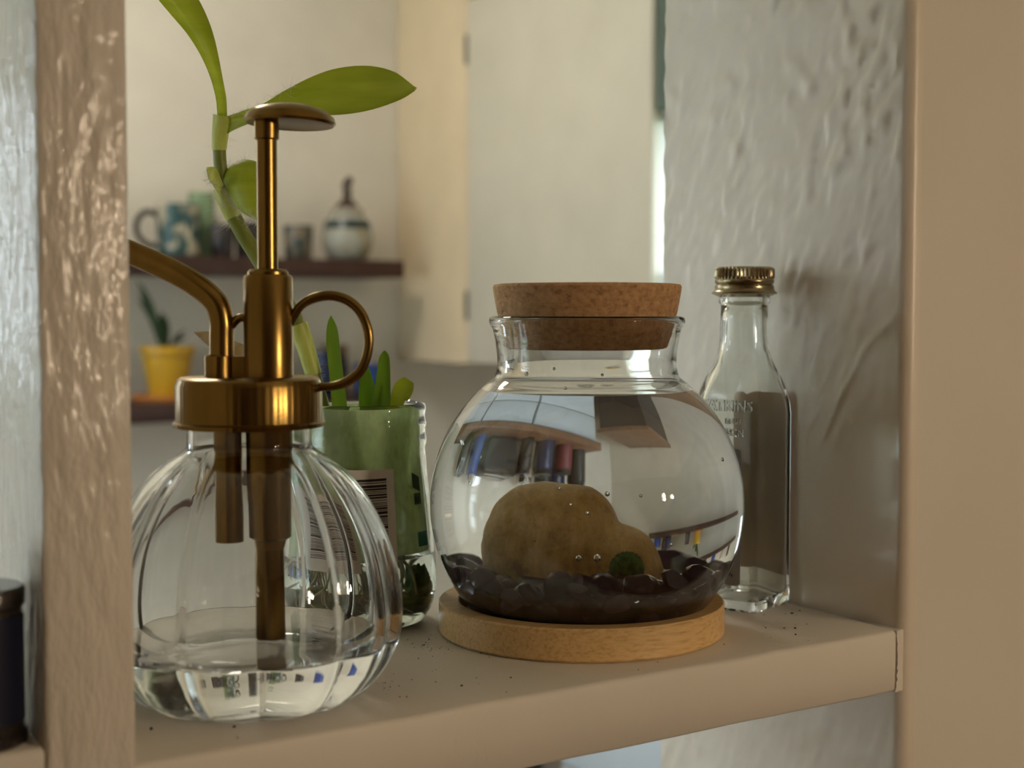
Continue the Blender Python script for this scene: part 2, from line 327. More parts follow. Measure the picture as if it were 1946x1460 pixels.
def caulk():
    v, f = [], []; n = 46
    for k in range(n+1):
        z = -.0222*k/n-.0004; g = noise.noise(Vector((z*700, 4, 2)))*.0005+noise.noise(Vector((z*2500, 1, 2)))*.0003
        gap = .0013*max(.15, math.sin(math.pi*(k+3)/(n+6))**.5)
        xl = .3879+gap+g
        v += [(xl, YF+.0002, z), (.3935, YF+.0012, z), (.3935, YF+.016, z), (xl+.0003, YF+.016, z)]
    for k in range(n):
        for j in range(4): f.append((k*4+j, k*4+(j+1) % 4, k*4+4+(j+1) % 4, k*4+4+j))
    f.append((0, 1, 2, 3)); f.append((n*4+3, n*4+2, n*4+1, n*4))
    o = link('caulk_strip', mesh('caulk_strip', v, f, True, 40), M['paint'], SB); o['label'] = 'cracked paint filler at the shelf end'
caulk()
tag(box('divider_post', M['paint_post'], XP0, XP1, YF-.001, YB, OZ0, OZ1, None, .0016, 3), 'glossy cream divider post between the two shelf compartments', 'post')
# ------------------------------------------------------------------ windows and what lies outside
def window(name, xw, y0, y1, z0, z1, nv, nh, label, thick=.2, rz=0, org=(0, 0, 0), ins=.3, t=.045):
    x0, x1 = (xw, xw+thick)
    o = empty(name, org, rz); o['kind'] = 'structure'; o['label'] = label
    xa, xb = xw+thick*ins, xw+thick*ins+min(.04, t)
    v, f = boxes([(xa, xb, y0, y1, z0, z0+t), (xa, xb, y0, y1, z1-t, z1), (xa, xb, y0, y0+t, z0+t, z1-t), (xa, xb, y1-t, y1, z0+t, z1-t)])
    link('window_frame', mesh('window_frame', v, f, False), M['white_frame'], o)
    for k in range(1, nv+1):
        y = y0+(y1-y0)*k/(nv+1); v, f = boxes([(xa+.005, xb-.005, y-.011, y+.011, z0+t, z1-t)])
        link('muntin', mesh('muntin', v, f, False), M['white_frame'], o)
    for k in range(1, nh+1):
        z = z0+(z1-z0)*k/(nh+1); v, f = boxes([(xa+.006, xb-.006, y0+t, y1-t, z-.011, z+.011)])
        link('muntin', mesh('muntin', v, f, False), M['white_frame'], o)
    xm = (xa+xb)/2
    v, f = boxes([(xm-.002, xm+.002, y0+t, y1-t, z0+t, z1-t)])
    link('pane', mesh('pane', v, f, False), M['pane'], o)
    return o
window('window_1', -2.4, .72, 2.48, -.76, .86, 2, 3, 'large kitchen window with white bars')
window('window_2', 1.44, 1.50, 1.80, -.10, .43, 0, 1, 'bright narrow window just behind the jamb', .16, 0, (0, 0, 0), .02, .016)
window('window_3', 0, 0, .33, -.02, .56, 0, 1, 'kitchen window left of the floating shelves', .15, R(90), (-.38, 2.65, 0))
v, f = boxes([(-16, -2.5, -8, 14, -2.1, -2.0), (2.1, 14, -8, 14, -2.1, -2.0), (-2.5, 2.1, 2.9, 14, -2.1, -2.0)])
tag(link('lawn', mesh('lawn', v, f, False), M['grass']), 'grass outside the windows', 'lawn', kind='structure')
h = empty('neighbour_house', (-9, 2.5, -2.0))
tag(h, 'pale sided house outside the large window', 'house')
for k in range(14):
    v, f = boxes([(-2, 2-.01*(k % 2), -4, 4, k*.2, k*.2+.19)])
    link('siding_board', mesh('siding_board', v, f, False), M['siding'], h)
v = [(-2.3, -4.3, 2.8), (2.3, -4.3, 2.8), (2.3, 4.3, 2.8), (-2.3, 4.3, 2.8), (0, -4.3, 3.9), (0, 4.3, 3.9)]
link('roof', mesh('roof', v, [(0, 1, 2, 3), (0, 4, 1), (2, 5, 3), (1, 4, 5, 2), (0, 3, 5, 4)], False), M['roof'], h)
for yy in (-2.6, 0, 2.6):
    v, f = boxes([(1.99, 2.03, yy-.5, yy+.5, .9, 2.1)]); wn = link('window', mesh('window', v, f, False), M['white_frame'], h)
    v, f = boxes([(2.0, 2.04, yy-.43, yy+.43, .97, 2.03)]); link('pane', mesh('pane', v, f, False), M['darkglass'], wn)
v, f = boxes([(1.424, 1.4395, 1.47, 1.774, .43, 1.0)])
M['valance'] = plain('dark_green_blind', (.10, .14, .11), .7)
tag(link('roller_blind', mesh('roller_blind', v, f, False), M['valance']), 'dark green rolled blind above the bright window', 'blind')

# ------------------------------------------------------------------ kitchen cabinets
M['hinge'] = plain('worn_steel_hinge', (.2, .19, .17), .4, .9)
M['knob'] = plain('brass_knob', (.5, .35, .15), .3, 1)
CX = 1.4355
c = empty('wall_cabinet', (CX, 2.21, .0112)); tag(c, 'cream kitchen wall cabinet with one flat door and two steel hinges', 'cabinet')
def lb(name, mat, x0, x1, y0, y1, z0, z1, par, bev=0):
    p = par; off = Vector((0, 0, 0))
    while p: off += Vector(p.location); p = p.parent
    return box(name, mat, x0-off.x, x1-off.x, y0-off.y, y1-off.y, z0-off.z, z1-off.z, par, bev)
lb('body', M['cabinet_frame'], CX+.012, 1.728, 1.824, 2.648, .0112, 1.1, c)
lb('stile', M['cabinet_frame'], CX-.004, CX+.0118, 2.362, 2.648, .0112, 1.1, c, .003)
lb('rail', M['cabinet_frame'], CX-.004, CX+.0118, 1.824, 2.3615, .715, 1.1, c, .003)
door = lb('door', M['cabinet'], CX-.019, CX-.001, 1.776, 2.337, .014, .704, c, .004)
for z in (.125, .615):
    lb('hinge', M['hinge'], CX-.012, CX+.0115, 2.339, 2.3605, z-.028, z+.028, c, .001)
v, f = lathe([(0, 0), (.006, 0), (.006, .012), (.014, .018), (.014, .026), (0, .030)], 20)
link('knob', mesh('knob', v, f), M['knob'], c, (-.019, -.39, .10), (0, R(-90), 0))
# base cabinets below the narrow window, with the brown worktop lying on them
FX = 1.26
for (y0, y1, lt) in [(1.372, 1.808, 'end one nearest the back wall'), (.944, 1.368, 'middle one'), (.52, .94, 'one nearest the partition')]:
    e = empty('base_cabinet', (1.34, (y0+y1)/2, Z0)); tag(e, 'white base cabinet, bluish daylight in its colour, under the brown worktop, '+lt, 'cabinet', 'base cabinets under the worktop')
    lb('body', M['low_cabinet'], FX+.02, 1.438, y0, y1, Z0, -.442, e)
    d = lb('door', M['low_cabinet'], FX, FX+.019, y0+.006, y1-.006, Z0+.10, -.60, e, .004)
    dr = lb('drawer', M['low_cabinet'], FX, FX+.019, y0+.006, y1-.006, -.594, -.452, e, .004)
tag(box('worktop', M['counter'], FX-.02, 1.438, .50, 1.815, -.44, -.402, None, .004), 'narrow brown worktop below the bright window', 'worktop')
M['black'] = plain('black_plastic', (.015, .015, .017), .35); M['chrome'] = plain('chrome', (.6, .6, .6), .12, 1)
e = empty('low_chest', (1.36, 2.44, Z0)); tag(e, 'dark low chest with a wooden lid in the kitchen corner', 'chest')
lb('body', M['black'], 1.18, 1.54, 2.26, 2.645, Z0, -.712, e); lb('lid', M['counter'], 1.165, 1.555, 2.245, 2.647, -.71, -.675, e, .004)

# ------------------------------------------------------------------ floating shelves and crockery on the back wall
def fshelf(z0, x0, x1, label, dep=.16):
    return tag(box('floating_shelf', M['darkwood'], x0, x1, 2.65-dep, 2.648, z0, z0+.034, None, .002), label, 'shelf', 'dark wooden floating shelves')
fshelf(.180, -.1, 1.362, 'dark red-brown floating shelf carrying the patterned mug and lidded jar')
fshelf(-.088, -.1, 1.355, 'dark floating shelf carrying the yellow plant pot')
T1, T2, T3 = .214, -.054, .774
def glazed(name, c1, c2, scale, lo=.42, hi=.55, rough=.25):
    return mottled(name, c1, c2, scale, rough, lo=lo, hi=hi, detail=2)
M['teal_pat'] = glazed('cream_glaze_teal_pattern', (.03, .085, .085), (.50, .45, .33), 38, .50, .60)
M['dark_glaze'] = glazed('dark_glaze', (.018, .016, .018), (.06, .045, .04), 40)
M['teal_glaze'] = glazed('teal_glaze', (.03, .06, .06), (.22, .17, .12), 38)
M['cream_glaze'] = plain('cream_glaze', (.50, .46, .37), .25)
M['cream_pat'] = glazed('cream_glaze_with_yellow_flowers', (.42, .42, .36), (.36, .26, .08), 30, .55, .7)
M['band'] = plain('dark_teal_band', (.03, .05, .055), .3)
M['brownlid'] = plain('dark_brown_glaze', (.055, .03, .024), .35)
M['yellow'] = plain('yellow_glaze', (.62, .36, .02), .4)
M['orange'] = plain('terracotta_saucer', (.62, .24, .06), .6)
M['soil'] = plain('potting_soil', (.02, .014, .01), .9)
M['bgleaf'] = plain('dark_green_leaf', (.035, .075, .03), .5)
M['navy'] = plain('navy_glaze', (.012, .02, .075), .25)
M['blue'] = plain('bright_blue_glaze', (.02, .07, .34), .25)
M['tan'] = plain('brown_stoneware', (.20, .11, .06), .5)
M['paleglass'] = plain('pale_green_ceramic', (.25, .36, .20), .3)
def cup(name, x, y, z, r0, r1, h, mat, label, cat, handle=None, group=None, hmat=None):
    e = empty(name, (x, y, z)); t = .004
    v, f = lathe([(0, 0), (r0*.9, 0), (r0, .004), ((r0+r1)/2, h*.5), (r1, h), (r1-t, h), ((r0+r1)/2-t, h*.5), (r0-t, .008), (0, .008)], 40)
    link('body', mesh('body', v, f), mat, e)
    if handle is not None:
        a = handle; rr = (r0+r1)/2
        pts = [(math.cos(a)*q, math.sin(a)*q, zz) for q, zz in ((rr*.97, h*.80), (rr+.018, h*.86), (rr+.034, h*.68), (rr+.033, h*.42), (rr+.016, h*.24), (rr*.97, h*.22))]
        v, f = tube(pts, .0055, 10, 24); link('handle', mesh('handle', v, f), hmat or mat, e)
    return tag(e, label, cat, group)
cup('mug', .925, 2.565, T1, .039, .040, .098, M['teal_pat'], 'cream mug with teal pattern and handle, leftmost on the shelf', 'mug', R(160), hmat=M['dark_glaze'])
cup('vase', .985, 2.60, T1, .020, .026, .125, M['paleglass'], 'small pale green vase behind the patterned mug', 'vase')
cup('cup', 1.003, 2.545, T1, .020, .024, .062, M['dark_glaze'], 'low dark cup right of the patterned mug', 'cup')
cup('cup', 1.056, 2.55, T1, .022, .025, .070, M['dark_glaze'], 'taller dark cup behind the green stem', 'cup')
cup('cup', 1.161, 2.55, T1, .026, .029, .066, M['teal_glaze'], 'dark teal cup right of the brass pump rod', 'cup')
# lidded jar with a figure on its lid
e = empty('lidded_jar', (1.268, 2.553, T1)); tag(e, 'round cream lidded jar with dark band and brown figure knob', 'jar')
v, f = lathe([(0, 0), (.032, 0), (.040, .006), (.050, .030), (.0505, .048), (.046, .068), (.036, .084), (.031, .092), (0, .094)], 44)
link('body', mesh('body', v, f), M['cream_pat'], e)
v, f = lathe([(.0475, .062), (.0484, .062), (.0435, .079), (.0425, .079)], 44, closed=True); link('band', mesh('band', v, f), M['band'], e)
v, f = lathe([(0, .094), (.033, .094), (.034, .098), (.026, .104), (0, .106)], 44); ld = link('lid', mesh('lid', v, f), M['cream_glaze'], e)
v, f = lathe([(0, .105), (.022, .105), (.021, .112), (.012, .119), (.008, .126), (.009, .135), (0, .137)], 32); link('knob_base', mesh('knob_base', v, f), M['brownlid'], ld)
v, f = tube([(0, 0, .125), (.002, 0, .138), (-.003, 0, .148), (.004, 0, .158), (.006, 0, .166)], [.008, .0075, .007, .009, .005], 12, 20); link('figure', mesh('figure', v, f), M['brownlid'], ld)
# yellow pot with a small plant, on a saucer
e = empty('plant_pot', (.898, 2.555, T2+.013)); tag(e, 'tapered yellow plant pot on an orange saucer', 'plant pot')
v, f = lathe([(0, 0), (.032, 0), (.034, .003), (.047, .086), (.051, .087), (.051, .098), (.046, .098), (.044, .086), (.040, .080), (0, .080)], 40)
link('body', mesh('body', v, f), M['yellow'], e)
v, f = lathe([(0, .081), (.040, .081), (.030, .089), (.012, .094), (0, .093)], 28); link('soil', mesh('soil', v, f), M['soil'], e)
e2 = empty('houseplant', (.898, 2.555, T2+.107)); tag(e2, 'small dark leafed plant growing in the yellow pot', 'plant')
def simple_leaf(base, tip, wid, bow=.12, up=(0, 0, 1)):
    b = Vector(base); t = Vector(tip); d = t-b; s = d.cross(Vector(up)).normalized()
    Lp, Rp = [], []
    for k in range(7):
        u = k/6; c = b+d*u+Vector((0, 0, d.length*.12*math.sin(math.pi*u))); ww = wid*math.sin(math.pi*min(.985, max(.06, u)))**.8
        Lp.append(c-s*ww); Rp.append(c+s*ww)
    return blade(Lp, Rp, 14, 4, bow, .0004)
for (bp, tp, wv) in [((-.004, 0, 0), (-.03, -.03, .045), .011), ((-.01, 0, 0), (-.055, .0, .085), .012), ((0, 0, 0), (-.018, -.02, .062), .010), ((.006, 0, 0), (.03, -.02, .030), .012), ((.012, .01, 0), (.045, .02, .016), .013), ((-.012, -.01, 0), (-.065, -.03, .12), .010), ((-.012, .01, 0), (-.04, .04, .10), .010)]:
    v, f = simple_leaf(bp, tp, wv); link('leaf', mesh('leaf', v, f), M['bgleaf'], e2)
for (bp, tp) in [((0, 0, .001), (-.03, -.01, .05)), ((-.004, 0, .001), (-.05, -.02, .11))]:
    v, f = tube([bp, ((bp[0]+tp[0])/2+.006, bp[1], (bp[2]+tp[2])/2), tp], [.0022, .0018, .001], 8, 10); link('stem', mesh('stem', v, f), M['bgleaf'], e2)
v, f = lathe([(0, 0), (.055, 0), (.064, .010), (.064, .013), (.060, .013), (.052, .005), (0, .005)], 40)
tag(link('saucer', mesh('saucer', v, f), M['orange'], None, (.893, 2.555, T2)), 'orange terracotta saucer under the yellow pot', 'saucer')
bpy.data.objects['plant_pot'].location.z = T2+.0055; bpy.data.objects['houseplant'].location.z = T2+.0055+.0985
cup('mug', 1.216, 2.555, T2, .026, .028, .088, M['navy'], 'navy mug on the lower shelf, seen through the brass ring', 'mug', R(20))
cup('cup', 1.262, 2.60, T2, .024, .026, .100, M['tan'], 'tall brown stoneware cup behind the navy mug', 'cup')
cup('cup', 1.312, 2.555, T2, .024, .027, .062, M['blue'], 'bright blue cup at the end of the lower shelf', 'cup')
cup('vase', 1.02, 2.56, T2, .026, .022, .085, M['dark_glaze'], 'black vase on the lower shelf beside the yellow pot', 'vase')
# pots further along the shelf and clutter on the worktop: seen only through the round jar
for i, (x, mt, hh) in enumerate([(.15, 'dark_glaze', .12), (.35, 'cream_glaze', .09), (.55, 'blue', .13), (.72, 'dark_glaze', .10)]):
    cup('pot', x, 2.565, T1, .036, .040, hh, M[mt], ['black', 'cream', 'blue', 'squat black'][i]+' pot on the upper floating shelf, left of the mug', 'pot')
WT = -.402
e = empty('toaster', (1.36, 1.26, WT)); tag(e, 'black two-slot toaster on the brown worktop', 'toaster')
box('body', M['black'], -.055, .06, -.12, .12, .012, .17, e, .02, 4)
for xx in (-.02, .025): box('slot', M['chrome'], xx-.01, xx+.01, -.085, .085, .166, .1715, e)
box('lever', M['chrome'], -.012, .012, -.138, -.12, .09, .105, e, .003)
M['redtin'] = plain('red_tin', (.18, .03, .04), .35)
for i, (x, y, r_, hh, mt) in enumerate([(1.33, 1.76, .036, .17, 'black'), (1.39, 1.70, .040, .20, 'navy'), (1.31, 1.65, .034, .13, 'redtin'), (1.37, 1.60, .036, .19, 'black'), (1.32, 1.54, .040, .15, 'navy'), (1.38, 1.49, .036, .18, 'cream_glaze'), (1.33, 1.43, .034, .16, 'black'), (1.36, 1.07, .045, .22, 'blue'), (1.34, .93, .05, .2, 'black')]):
    e = empty('canister', (x, y, WT)); tag(e, ['black canister at the worktop end', 'tall navy canister under the bright window', 'short red tin', 'tall black canister behind the red tin', 'short navy canister', 'cream canister', 'black canister beside the cream one', 'tall blue canister beyond the toaster', 'wide black canister nearest the partition'][i]+' on the brown worktop', 'canister')
    v, f = lathe([(0, 0), (r_, 0), (r_, hh*.8), (r_*.9, hh*.84), (0, hh*.84)], 28); link('body', mesh('body', v, f), M[mt], e)
    v, f = lathe([(0, hh*.84), (r_*.95, hh*.84), (r_*.95, hh*.95), (r_*.3, hh*.97), (r_*.28, hh), (0, hh)], 28); link('lid', mesh('lid', v, f), M['chrome'] if i % 2 else M['black'], e)

# ------------------------------------------------------------------ added kitchen fill lamp and the near room's lamp
def emit(name, col, s):
    m = bpy.data.materials.new(name); m.use_nodes = True; nt = m.node_tree; nt.nodes.clear()
    o = N(nt, 'ShaderNodeOutputMaterial'); e = N(nt, 'ShaderNodeEmission'); e.inputs[0].default_value = (*col, 1); e.inputs[1].default_value = s
    nt.links.new(e.outputs[0], o.inputs[0]); return m
M['lampmetal'] = plain('lamp_bronze', (.12, .08, .05), .4, .8)
M['fill_soft'] = emit('added_kitchen_fill_glow', (1, .91, .78), 32)  # glow of the added kitchen fill
M['bulb_warm'] = emit('warm_bulb_glow', (1, .79, .56), 270)
e = empty('added_ceiling_fill', (.45, 1.95, Z1)); tag(e, 'added unseen round fill lamp on the kitchen ceiling', 'lamp')  # unseen lamp added to lift the kitchen brightness beyond the windows
v, f = lathe([(0, 0), (.17, 0), (.17, -.025), (0, -.025)], 40); link('base', mesh('base', v, f), M['white_frame'], e)
v, f = lathe([(.16, -.026), (.155, -.05), (.11, -.078), (.05, -.09), (0, -.092)], 40); link('shade', mesh('shade', v, f), M['fill_soft'], e)
def bulb_lamp(x, y, ztop, arms, label, r=.024, name='pendant_lamp', ceil=Z1):
    e = empty(name, (x, y, ceil)); tag(e, label, 'lamp')
    v, f = lathe([(0, 0), (.06, 0), (.05, -.02), (0, -.024)], 28); link('canopy', mesh('canopy', v, f), M['lampmetal'], e)
    v, f = tube([(0, 0, -.02), (0, 0, ztop-ceil+.09)], .006, 10); link('rod', mesh('rod', v, f), M['lampmetal'], e)
    for (ax, ay, az) in arms:
        v, f = tube([(0, 0, ztop-ceil+.10), (ax*.6, ay*.6, ztop-ceil+.11), (ax, ay, ztop-ceil+az+.06), (ax, ay, ztop-ceil+az+.025)], .006, 10, 16); a = link('arm', mesh('arm', v, f), M['lampmetal'], e)
        prof = [(0, -.026)]+[(r*math.sin(R(q)), -r*math.cos(R(q))) for q in (30, 60, 90, 120, 150)]+[(.010, r+.008), (0, r+.008)]
        v, f = lathe(prof, 20); link('bulb', mesh('bulb', v, f), M['bulb_warm'], a, (ax, ay, ztop-ceil+az))
bulb_lamp(.80, -.82, .22, [(.10, .02, 0), (-.08, .06, .02), (-.02, -.10, -.01)], 'bronze three bulb lamp hanging behind the viewer')
# ------------------------------------------------------------------ materials of the things on the shelf
M['glass'] = glass('clear_glass', (.985, .995, .99))
M['glass_b'] = glass('bottle_glass', (.96, .985, .97))
M['glass_g'] = glass('faint_green_glass', (.93, .97, .92))
M['water'] = glass('water', (.985, .995, 1), 1.33)
M['bubble'] = glass('air_bubble', (1, 1, 1), 1/1.33)
def brass_mat():
    m, nt, b = new_mat('antique_brass'); v = coords(nt, (1, 1, .15))
    f = noise_tex(nt, v, 260, 3)
    nt.links.new(ramp(nt, f, [(.3, (.235, .145, .039)), (.7, (.28, .175, .049))]), b.inputs['Base Color'])
    b.inputs['Metallic'].default_value = 1; b.inputs['Roughness'].default_value = .27; return m
M['brass'] = brass_mat()
def cork_mat():
    m, nt, b = new_mat('cork'); v = coords(nt, (1, 1, 1.3))
    vo = N(nt, 'ShaderNodeTexVoronoi'); vo.inputs['Scale'].default_value = 520; nt.links.new(v, vo.inputs['Vector'])
    f = noise_tex(nt, v, 430, 5, .65)
    c1 = ramp(nt, f, [(.28, (.30, .155, .066)), (.45, (.52, .30, .135)), (.62, (.60, .365, .175)), (.8, (.44, .24, .105))])
    mx = N(nt, 'ShaderNodeMixRGB', blend_type='MULTIPLY'); mx.inputs[0].default_value = .45
    nt.links.new(c1, mx.inputs[1]); nt.links.new(ramp(nt, vo.outputs['Color'], [(.1, (.55, .5, .45)), (.7, (1, 1, 1))]), mx.inputs[2])
    nt.links.new(mx.outputs[0], b.inputs['Base Color']); b.inputs['Roughness'].default_value = .85
    bump(nt, f, .7, .0006, b); return m
M['cork'] = cork_mat()
def bamboo_mat():
    m, nt, b = new_mat('bamboo'); v = coords(nt, (.10, 1, 1), (0, 0, R(-33)))
    f = noise_tex(nt, v, 900, 4, .6); g = noise_tex(nt, coords(nt, (.2, 1, .6), (0, 0, R(-33))), 60, 2)
    c = ramp(nt, f, [(.25, (.50, .29, .11)), (.5, (.74, .49, .21)), (.75, (.82, .57, .27))])
    mx = N(nt, 'ShaderNodeMixRGB', blend_type='MULTIPLY'); mx.inputs[0].default_value = .4
    nt.links.new(c, mx.inputs[1]); nt.links.new(ramp(nt, g, [(.3, (.75, .7, .6)), (.7, (1, 1, 1))]), mx.inputs[2])
    nt.links.new(mx.outputs[0], b.inputs['Base Color']); b.inputs['Roughness'].default_value = .42
    bump(nt, f, .15, .0003, b); return m
M['bamboo'] = bamboo_mat()
def stone_mat():
    m, nt, b = new_mat('tan_river_stone'); v = coords(nt)
    f = noise_tex(nt, v, 110, 8, .7); g = noise_tex(nt, coords(nt, (1, 1, .40)), 240, 8, .7)
    c = ramp(nt, f, [(.28, (.32, .18, .045)), (.45, (.66, .43, .13)), (.6, (.78, .56, .22)), (.75, (.50, .29, .08))])
    mx = N(nt, 'ShaderNodeMixRGB', blend_type='MULTIPLY'); mx.inputs[0].default_value = .6
    nt.links.new(c, mx.inputs[1]); nt.links.new(ramp(nt, g, [(.3, (.5, .42, .36)), (.6, (1, 1, 1))]), mx.inputs[2])
    nt.links.new(mx.outputs[0], b.inputs['Base Color']); b.inputs['Roughness'].default_value = .6
    bump(nt, g, .8, .0009, b); return m
M['stone'] = stone_mat()
def amethyst(name, c1, c2):
    m, nt, b = new_mat(name); v = coords(nt); f = noise_tex(nt, v, 300, 4)
    nt.links.new(ramp(nt, f, [(.35, c1), (.65, c2)]), b.inputs['Base Color'])
    b.inputs['Roughness'].default_value = .18; b.inputs['Transmission Weight'].default_value = .25; b.inputs['IOR'].default_value = 1.54; return m
M['am1'] = amethyst('amethyst_deep', (.018, .008, .030), (.06, .028, .085))
M['am2'] = amethyst('amethyst_pale', (.06, .03, .08), (.17, .11, .19))
M['moss'] = mottled('moss_green', (.03, .085, .012), (.08, .19, .03), 400, .9)
def leaf_mat(name, c1, c2, tr, scale=260, dirz=(1, 1, 1)):
    m = bpy.data.materials.new(name); m.use_nodes = True; nt = m.node_tree; b = nt.nodes['Principled BSDF']; o = nt.nodes['Material Output']
    f = noise_tex(nt, coords(nt, dirz), scale, 4); col = ramp(nt, f, [(.3, c1), (.7, c2)])
    nt.links.new(col, b.inputs['Base Color']); b.inputs['Roughness'].default_value = .42
    t = N(nt, 'ShaderNodeBsdfTranslucent'); ga = N(nt, 'ShaderNodeGamma'); ga.inputs[1].default_value = .5; nt.links.new(col, ga.inputs[0]); nt.links.new(ga.outputs[0], t.inputs[0]); mx = N(nt, 'ShaderNodeMixShader'); mx.inputs[0].default_value = tr
    nt.links.new(b.outputs[0], mx.inputs[1]); nt.links.new(t.outputs[0], mx.inputs[2]); nt.links.new(mx.outputs[0], o.inputs[0]); return m
M['leaf'] = leaf_mat('bright_green_leaf', (.34, .42, .020), (.48, .54, .045), .6, 300, (.15, .15, 1))
M['leaf_d'] = leaf_mat('deep_green_leaf', (.14, .28, .012), (.22, .38, .028), .45, 300, (1, 1, .1))
M['sheath'] = leaf_mat('pale_green_sheath', (.54, .60, .11), (.70, .74, .20), .4, 500, (1, 1, .1))
M['stem'] = leaf_mat('dark_green_stem', (.17, .20, .025), (.25, .28, .045), .3, 500, (1, 1, .1))
M['dry'] = leaf_mat('dry_brown_leaf', (.30, .20, .08), (.48, .38, .20), .4)
M['hair'] = plain('white_plant_hair', (.8, .8, .72), .5)
M['root'] = plain('pale_root', (.42, .36, .2), .6)
M['algae'] = mottled('green_algae', (.04, .07, .01), (.14, .18, .03), 120, .8)
M['black_ink'] = plain('black_print', (.012, .010, .012), .5)
M['label'] = plain('white_paper_label', (.70, .66, .60), .38)
M['label_gray'] = plain('grey_paper_label', (.36, .37, .38), .5)
M['label_back'] = mottled('brown_label_back', (.66, .45, .28), (.74, .51, .33), 60, .7)
M['print_green'] = plain('dark_green_print', (.035, .06, .045), .5)
M['print_teal'] = plain('teal_print', (.05, .22, .19), .5)
M['capmetal'] = plain('tarnished_tin', (.36, .30, .19), .27, 1)

CL = Vector((-math.cos(R(33)), math.sin(R(33)), 0))      # along the pump, nozzle side
# ------------------------------------------------------------------ ribbed glass mister with brass pump
mi = empty('plant_mister', (.1617, .3904, 0)); tag(mi, 'ribbed clear glass plant mister with antique brass pump and finger ring', 'mister')
NL = 12; PH0 = math.atan2(-.3904, -.1617)+R(4)            # one groove close to the viewer
def lobes(amp):
    def fn(r, z, a):
        fade = min(1, max(0, (.0725-z)/.010))*min(1, max(0, r-.012)/.012)
        u = (a-PH0)*NL/2
        return r*(1-amp*fade*(1-abs(math.sin(u))**.75))
    return fn
outer = [(0, .0012), (.014, .0012), (.020, .0004), (.0275, 0), (.0325, .0014), (.0370, .0052), (.0408, .0105), (.0435, .0165), (.0447, .0225), (.0446, .0290), (.0436, .0360), (.0420, .0430), (.0390, .0510), (.0353, .0580), (.0310, .0640), (.0262, .0685), (.0215, .0715), (.0188, .0735), (.0180, .0755), (.0180, .0830)]
inner = [(.0163, .0830), (.0163, .0750), (.0172, .0722), (.0200, .0698), (.0246, .0667), (.0292, .0623), (.0333, .0566), (.0369, .0499), (.0397, .0424), (.0412, .0356), (.0421, .0289), (.0422, .0228), (.0411, .0172), (.0386, .0117), (.0350, .0072), (.0300, .0042), (.0240, .0034), (.014, .0036), (0, .0036)]
def dens(p, k=3): return [tuple(q) for q in curve_pts(p, (len(p)-1)*k+1)]
v, f = lathe(dens(outer, 2)+dens(inner, 2), 240, lobes(.056))
gl = link('glass_body', mesh('glass_body', v, f, True, 35), M['glass'], mi)
wl = .0180
wp = [(r+.0003, z-.0003) for r, z in inner if z < wl and r > 0]; wp = [(0, .0033)]+sorted(wp, key=lambda q: q[0])
wp += [(.0418, wl-.0004), (.0414, wl), (.0405, wl-.0003), (.030, wl-.0004), (0, wl-.0004)]
v, f = lathe(wp, 240, lobes(.054)); link('water', mesh('water', v, f, True, 35), M['water'], mi)
def bl(name, prof, off=0, n=48, par=mi, mod=None):
    v, f = lathe(prof, n, mod); o = link(name, mesh(name, v, f, True, 35), M['brass'], par)
    o.location = CL*off; return o
kn = lambda r, z, a: r*(1+.004*math.sin(a*60)) if r > .0205 and z < .0925 else r
cap = bl('cap', [(0, .0795), (.0165, .0795), (.0218, .0800), (.0221, .0812), (.0212, .0818), (.0212, .0920), (.0206, .0938), (.0196, .0945), (0, .0945)], 0, 180, mi, kn)
PX = -.0058                                                # pump barrel, off the axis away from the nozzle
bl('pump_barrel', [(0, .0940), (.0072, .0940), (.0072, .1233), (.0066, .1242), (.0060, .1243), (.0060, .1250), (.0053, .1258), (.0036, .1260), (0, .1260)], PX)
bl('pump_rod', [(0, .1250), (.0030, .1250), (.0030, .1632), (.0036, .1637), (.0036, .1690), (0, .1690)], PX)
disc = bl('thumb_disc', [(0, .1685), (.0115, .1683), (.0127, .1680), (.0134, .1688), (.0128, .1703), (.0105, .1722), (.006, .1735), (0, .1738)], PX, 64)
disc.rotation_euler = (0, R(2.5), 0); disc.location.z += .0004
bl('nozzle_socket', [(0, .0940), (.0043, .0940), (.0043, .1005), (.0038, .1010), (0, .1010)], .0087)
pts = [CL*.0079+Vector((0, 0, z)) for z in (.1000, .1060, .1110)]+[CL*a+Vector((0, 0, z)) for a, z in ((.0095, .1162), (.0150, .1212), (.0230, .1258), (.0330, .1303), (.0400, .1333))]
v, f = tube(pts, [.0036]*6+[.0035, .0032], 20, 48); link('nozzle_pipe', mesh('nozzle_pipe', v, f, True, 60), M['brass'], mi)
v, f = tube([CL*a+Vector((0, 0, z)) for a, z in ((.0388, .1328), (.0396, .1331), (.0436, .1346), (.0440, .13475))], [.0030, .0041, .0041, .0026], 20); link('spray_tip', mesh('spray_tip', v, f, True, 35), M['brass'], mi)
v, f = tube([CL*.0052+Vector((0, 0, .1090)), CL*.003+Vector((0, 0, .1115)), CL*.0008+Vector((0, 0, .1118))], [.0012, .0013, .0013], 10, 10); link('strut', mesh('strut', v, f), M['brass'], mi)
v, f = boxes([(-.0042, .0042, -.0014, .0014, .094, .1005)]); o = link('web', mesh('web', v, f, False), M['brass'], mi); o.location = CL*.001; o.rotation_euler = (0, 0, R(-33))
ring = [CL*-a+Vector((0, 0, z)) for a, z in ((.0118, .1095), (.0130, .1118), (.0154, .1153), (.0192, .1175), (.0243, .1182), (.0294, .1166), (.0332, .1127), (.0351, .1069), (.0347, .1012), (.0326, .0962), (.0288, .0931), (.0245, .0917), (.0201, .0916), (.0165, .0922))]
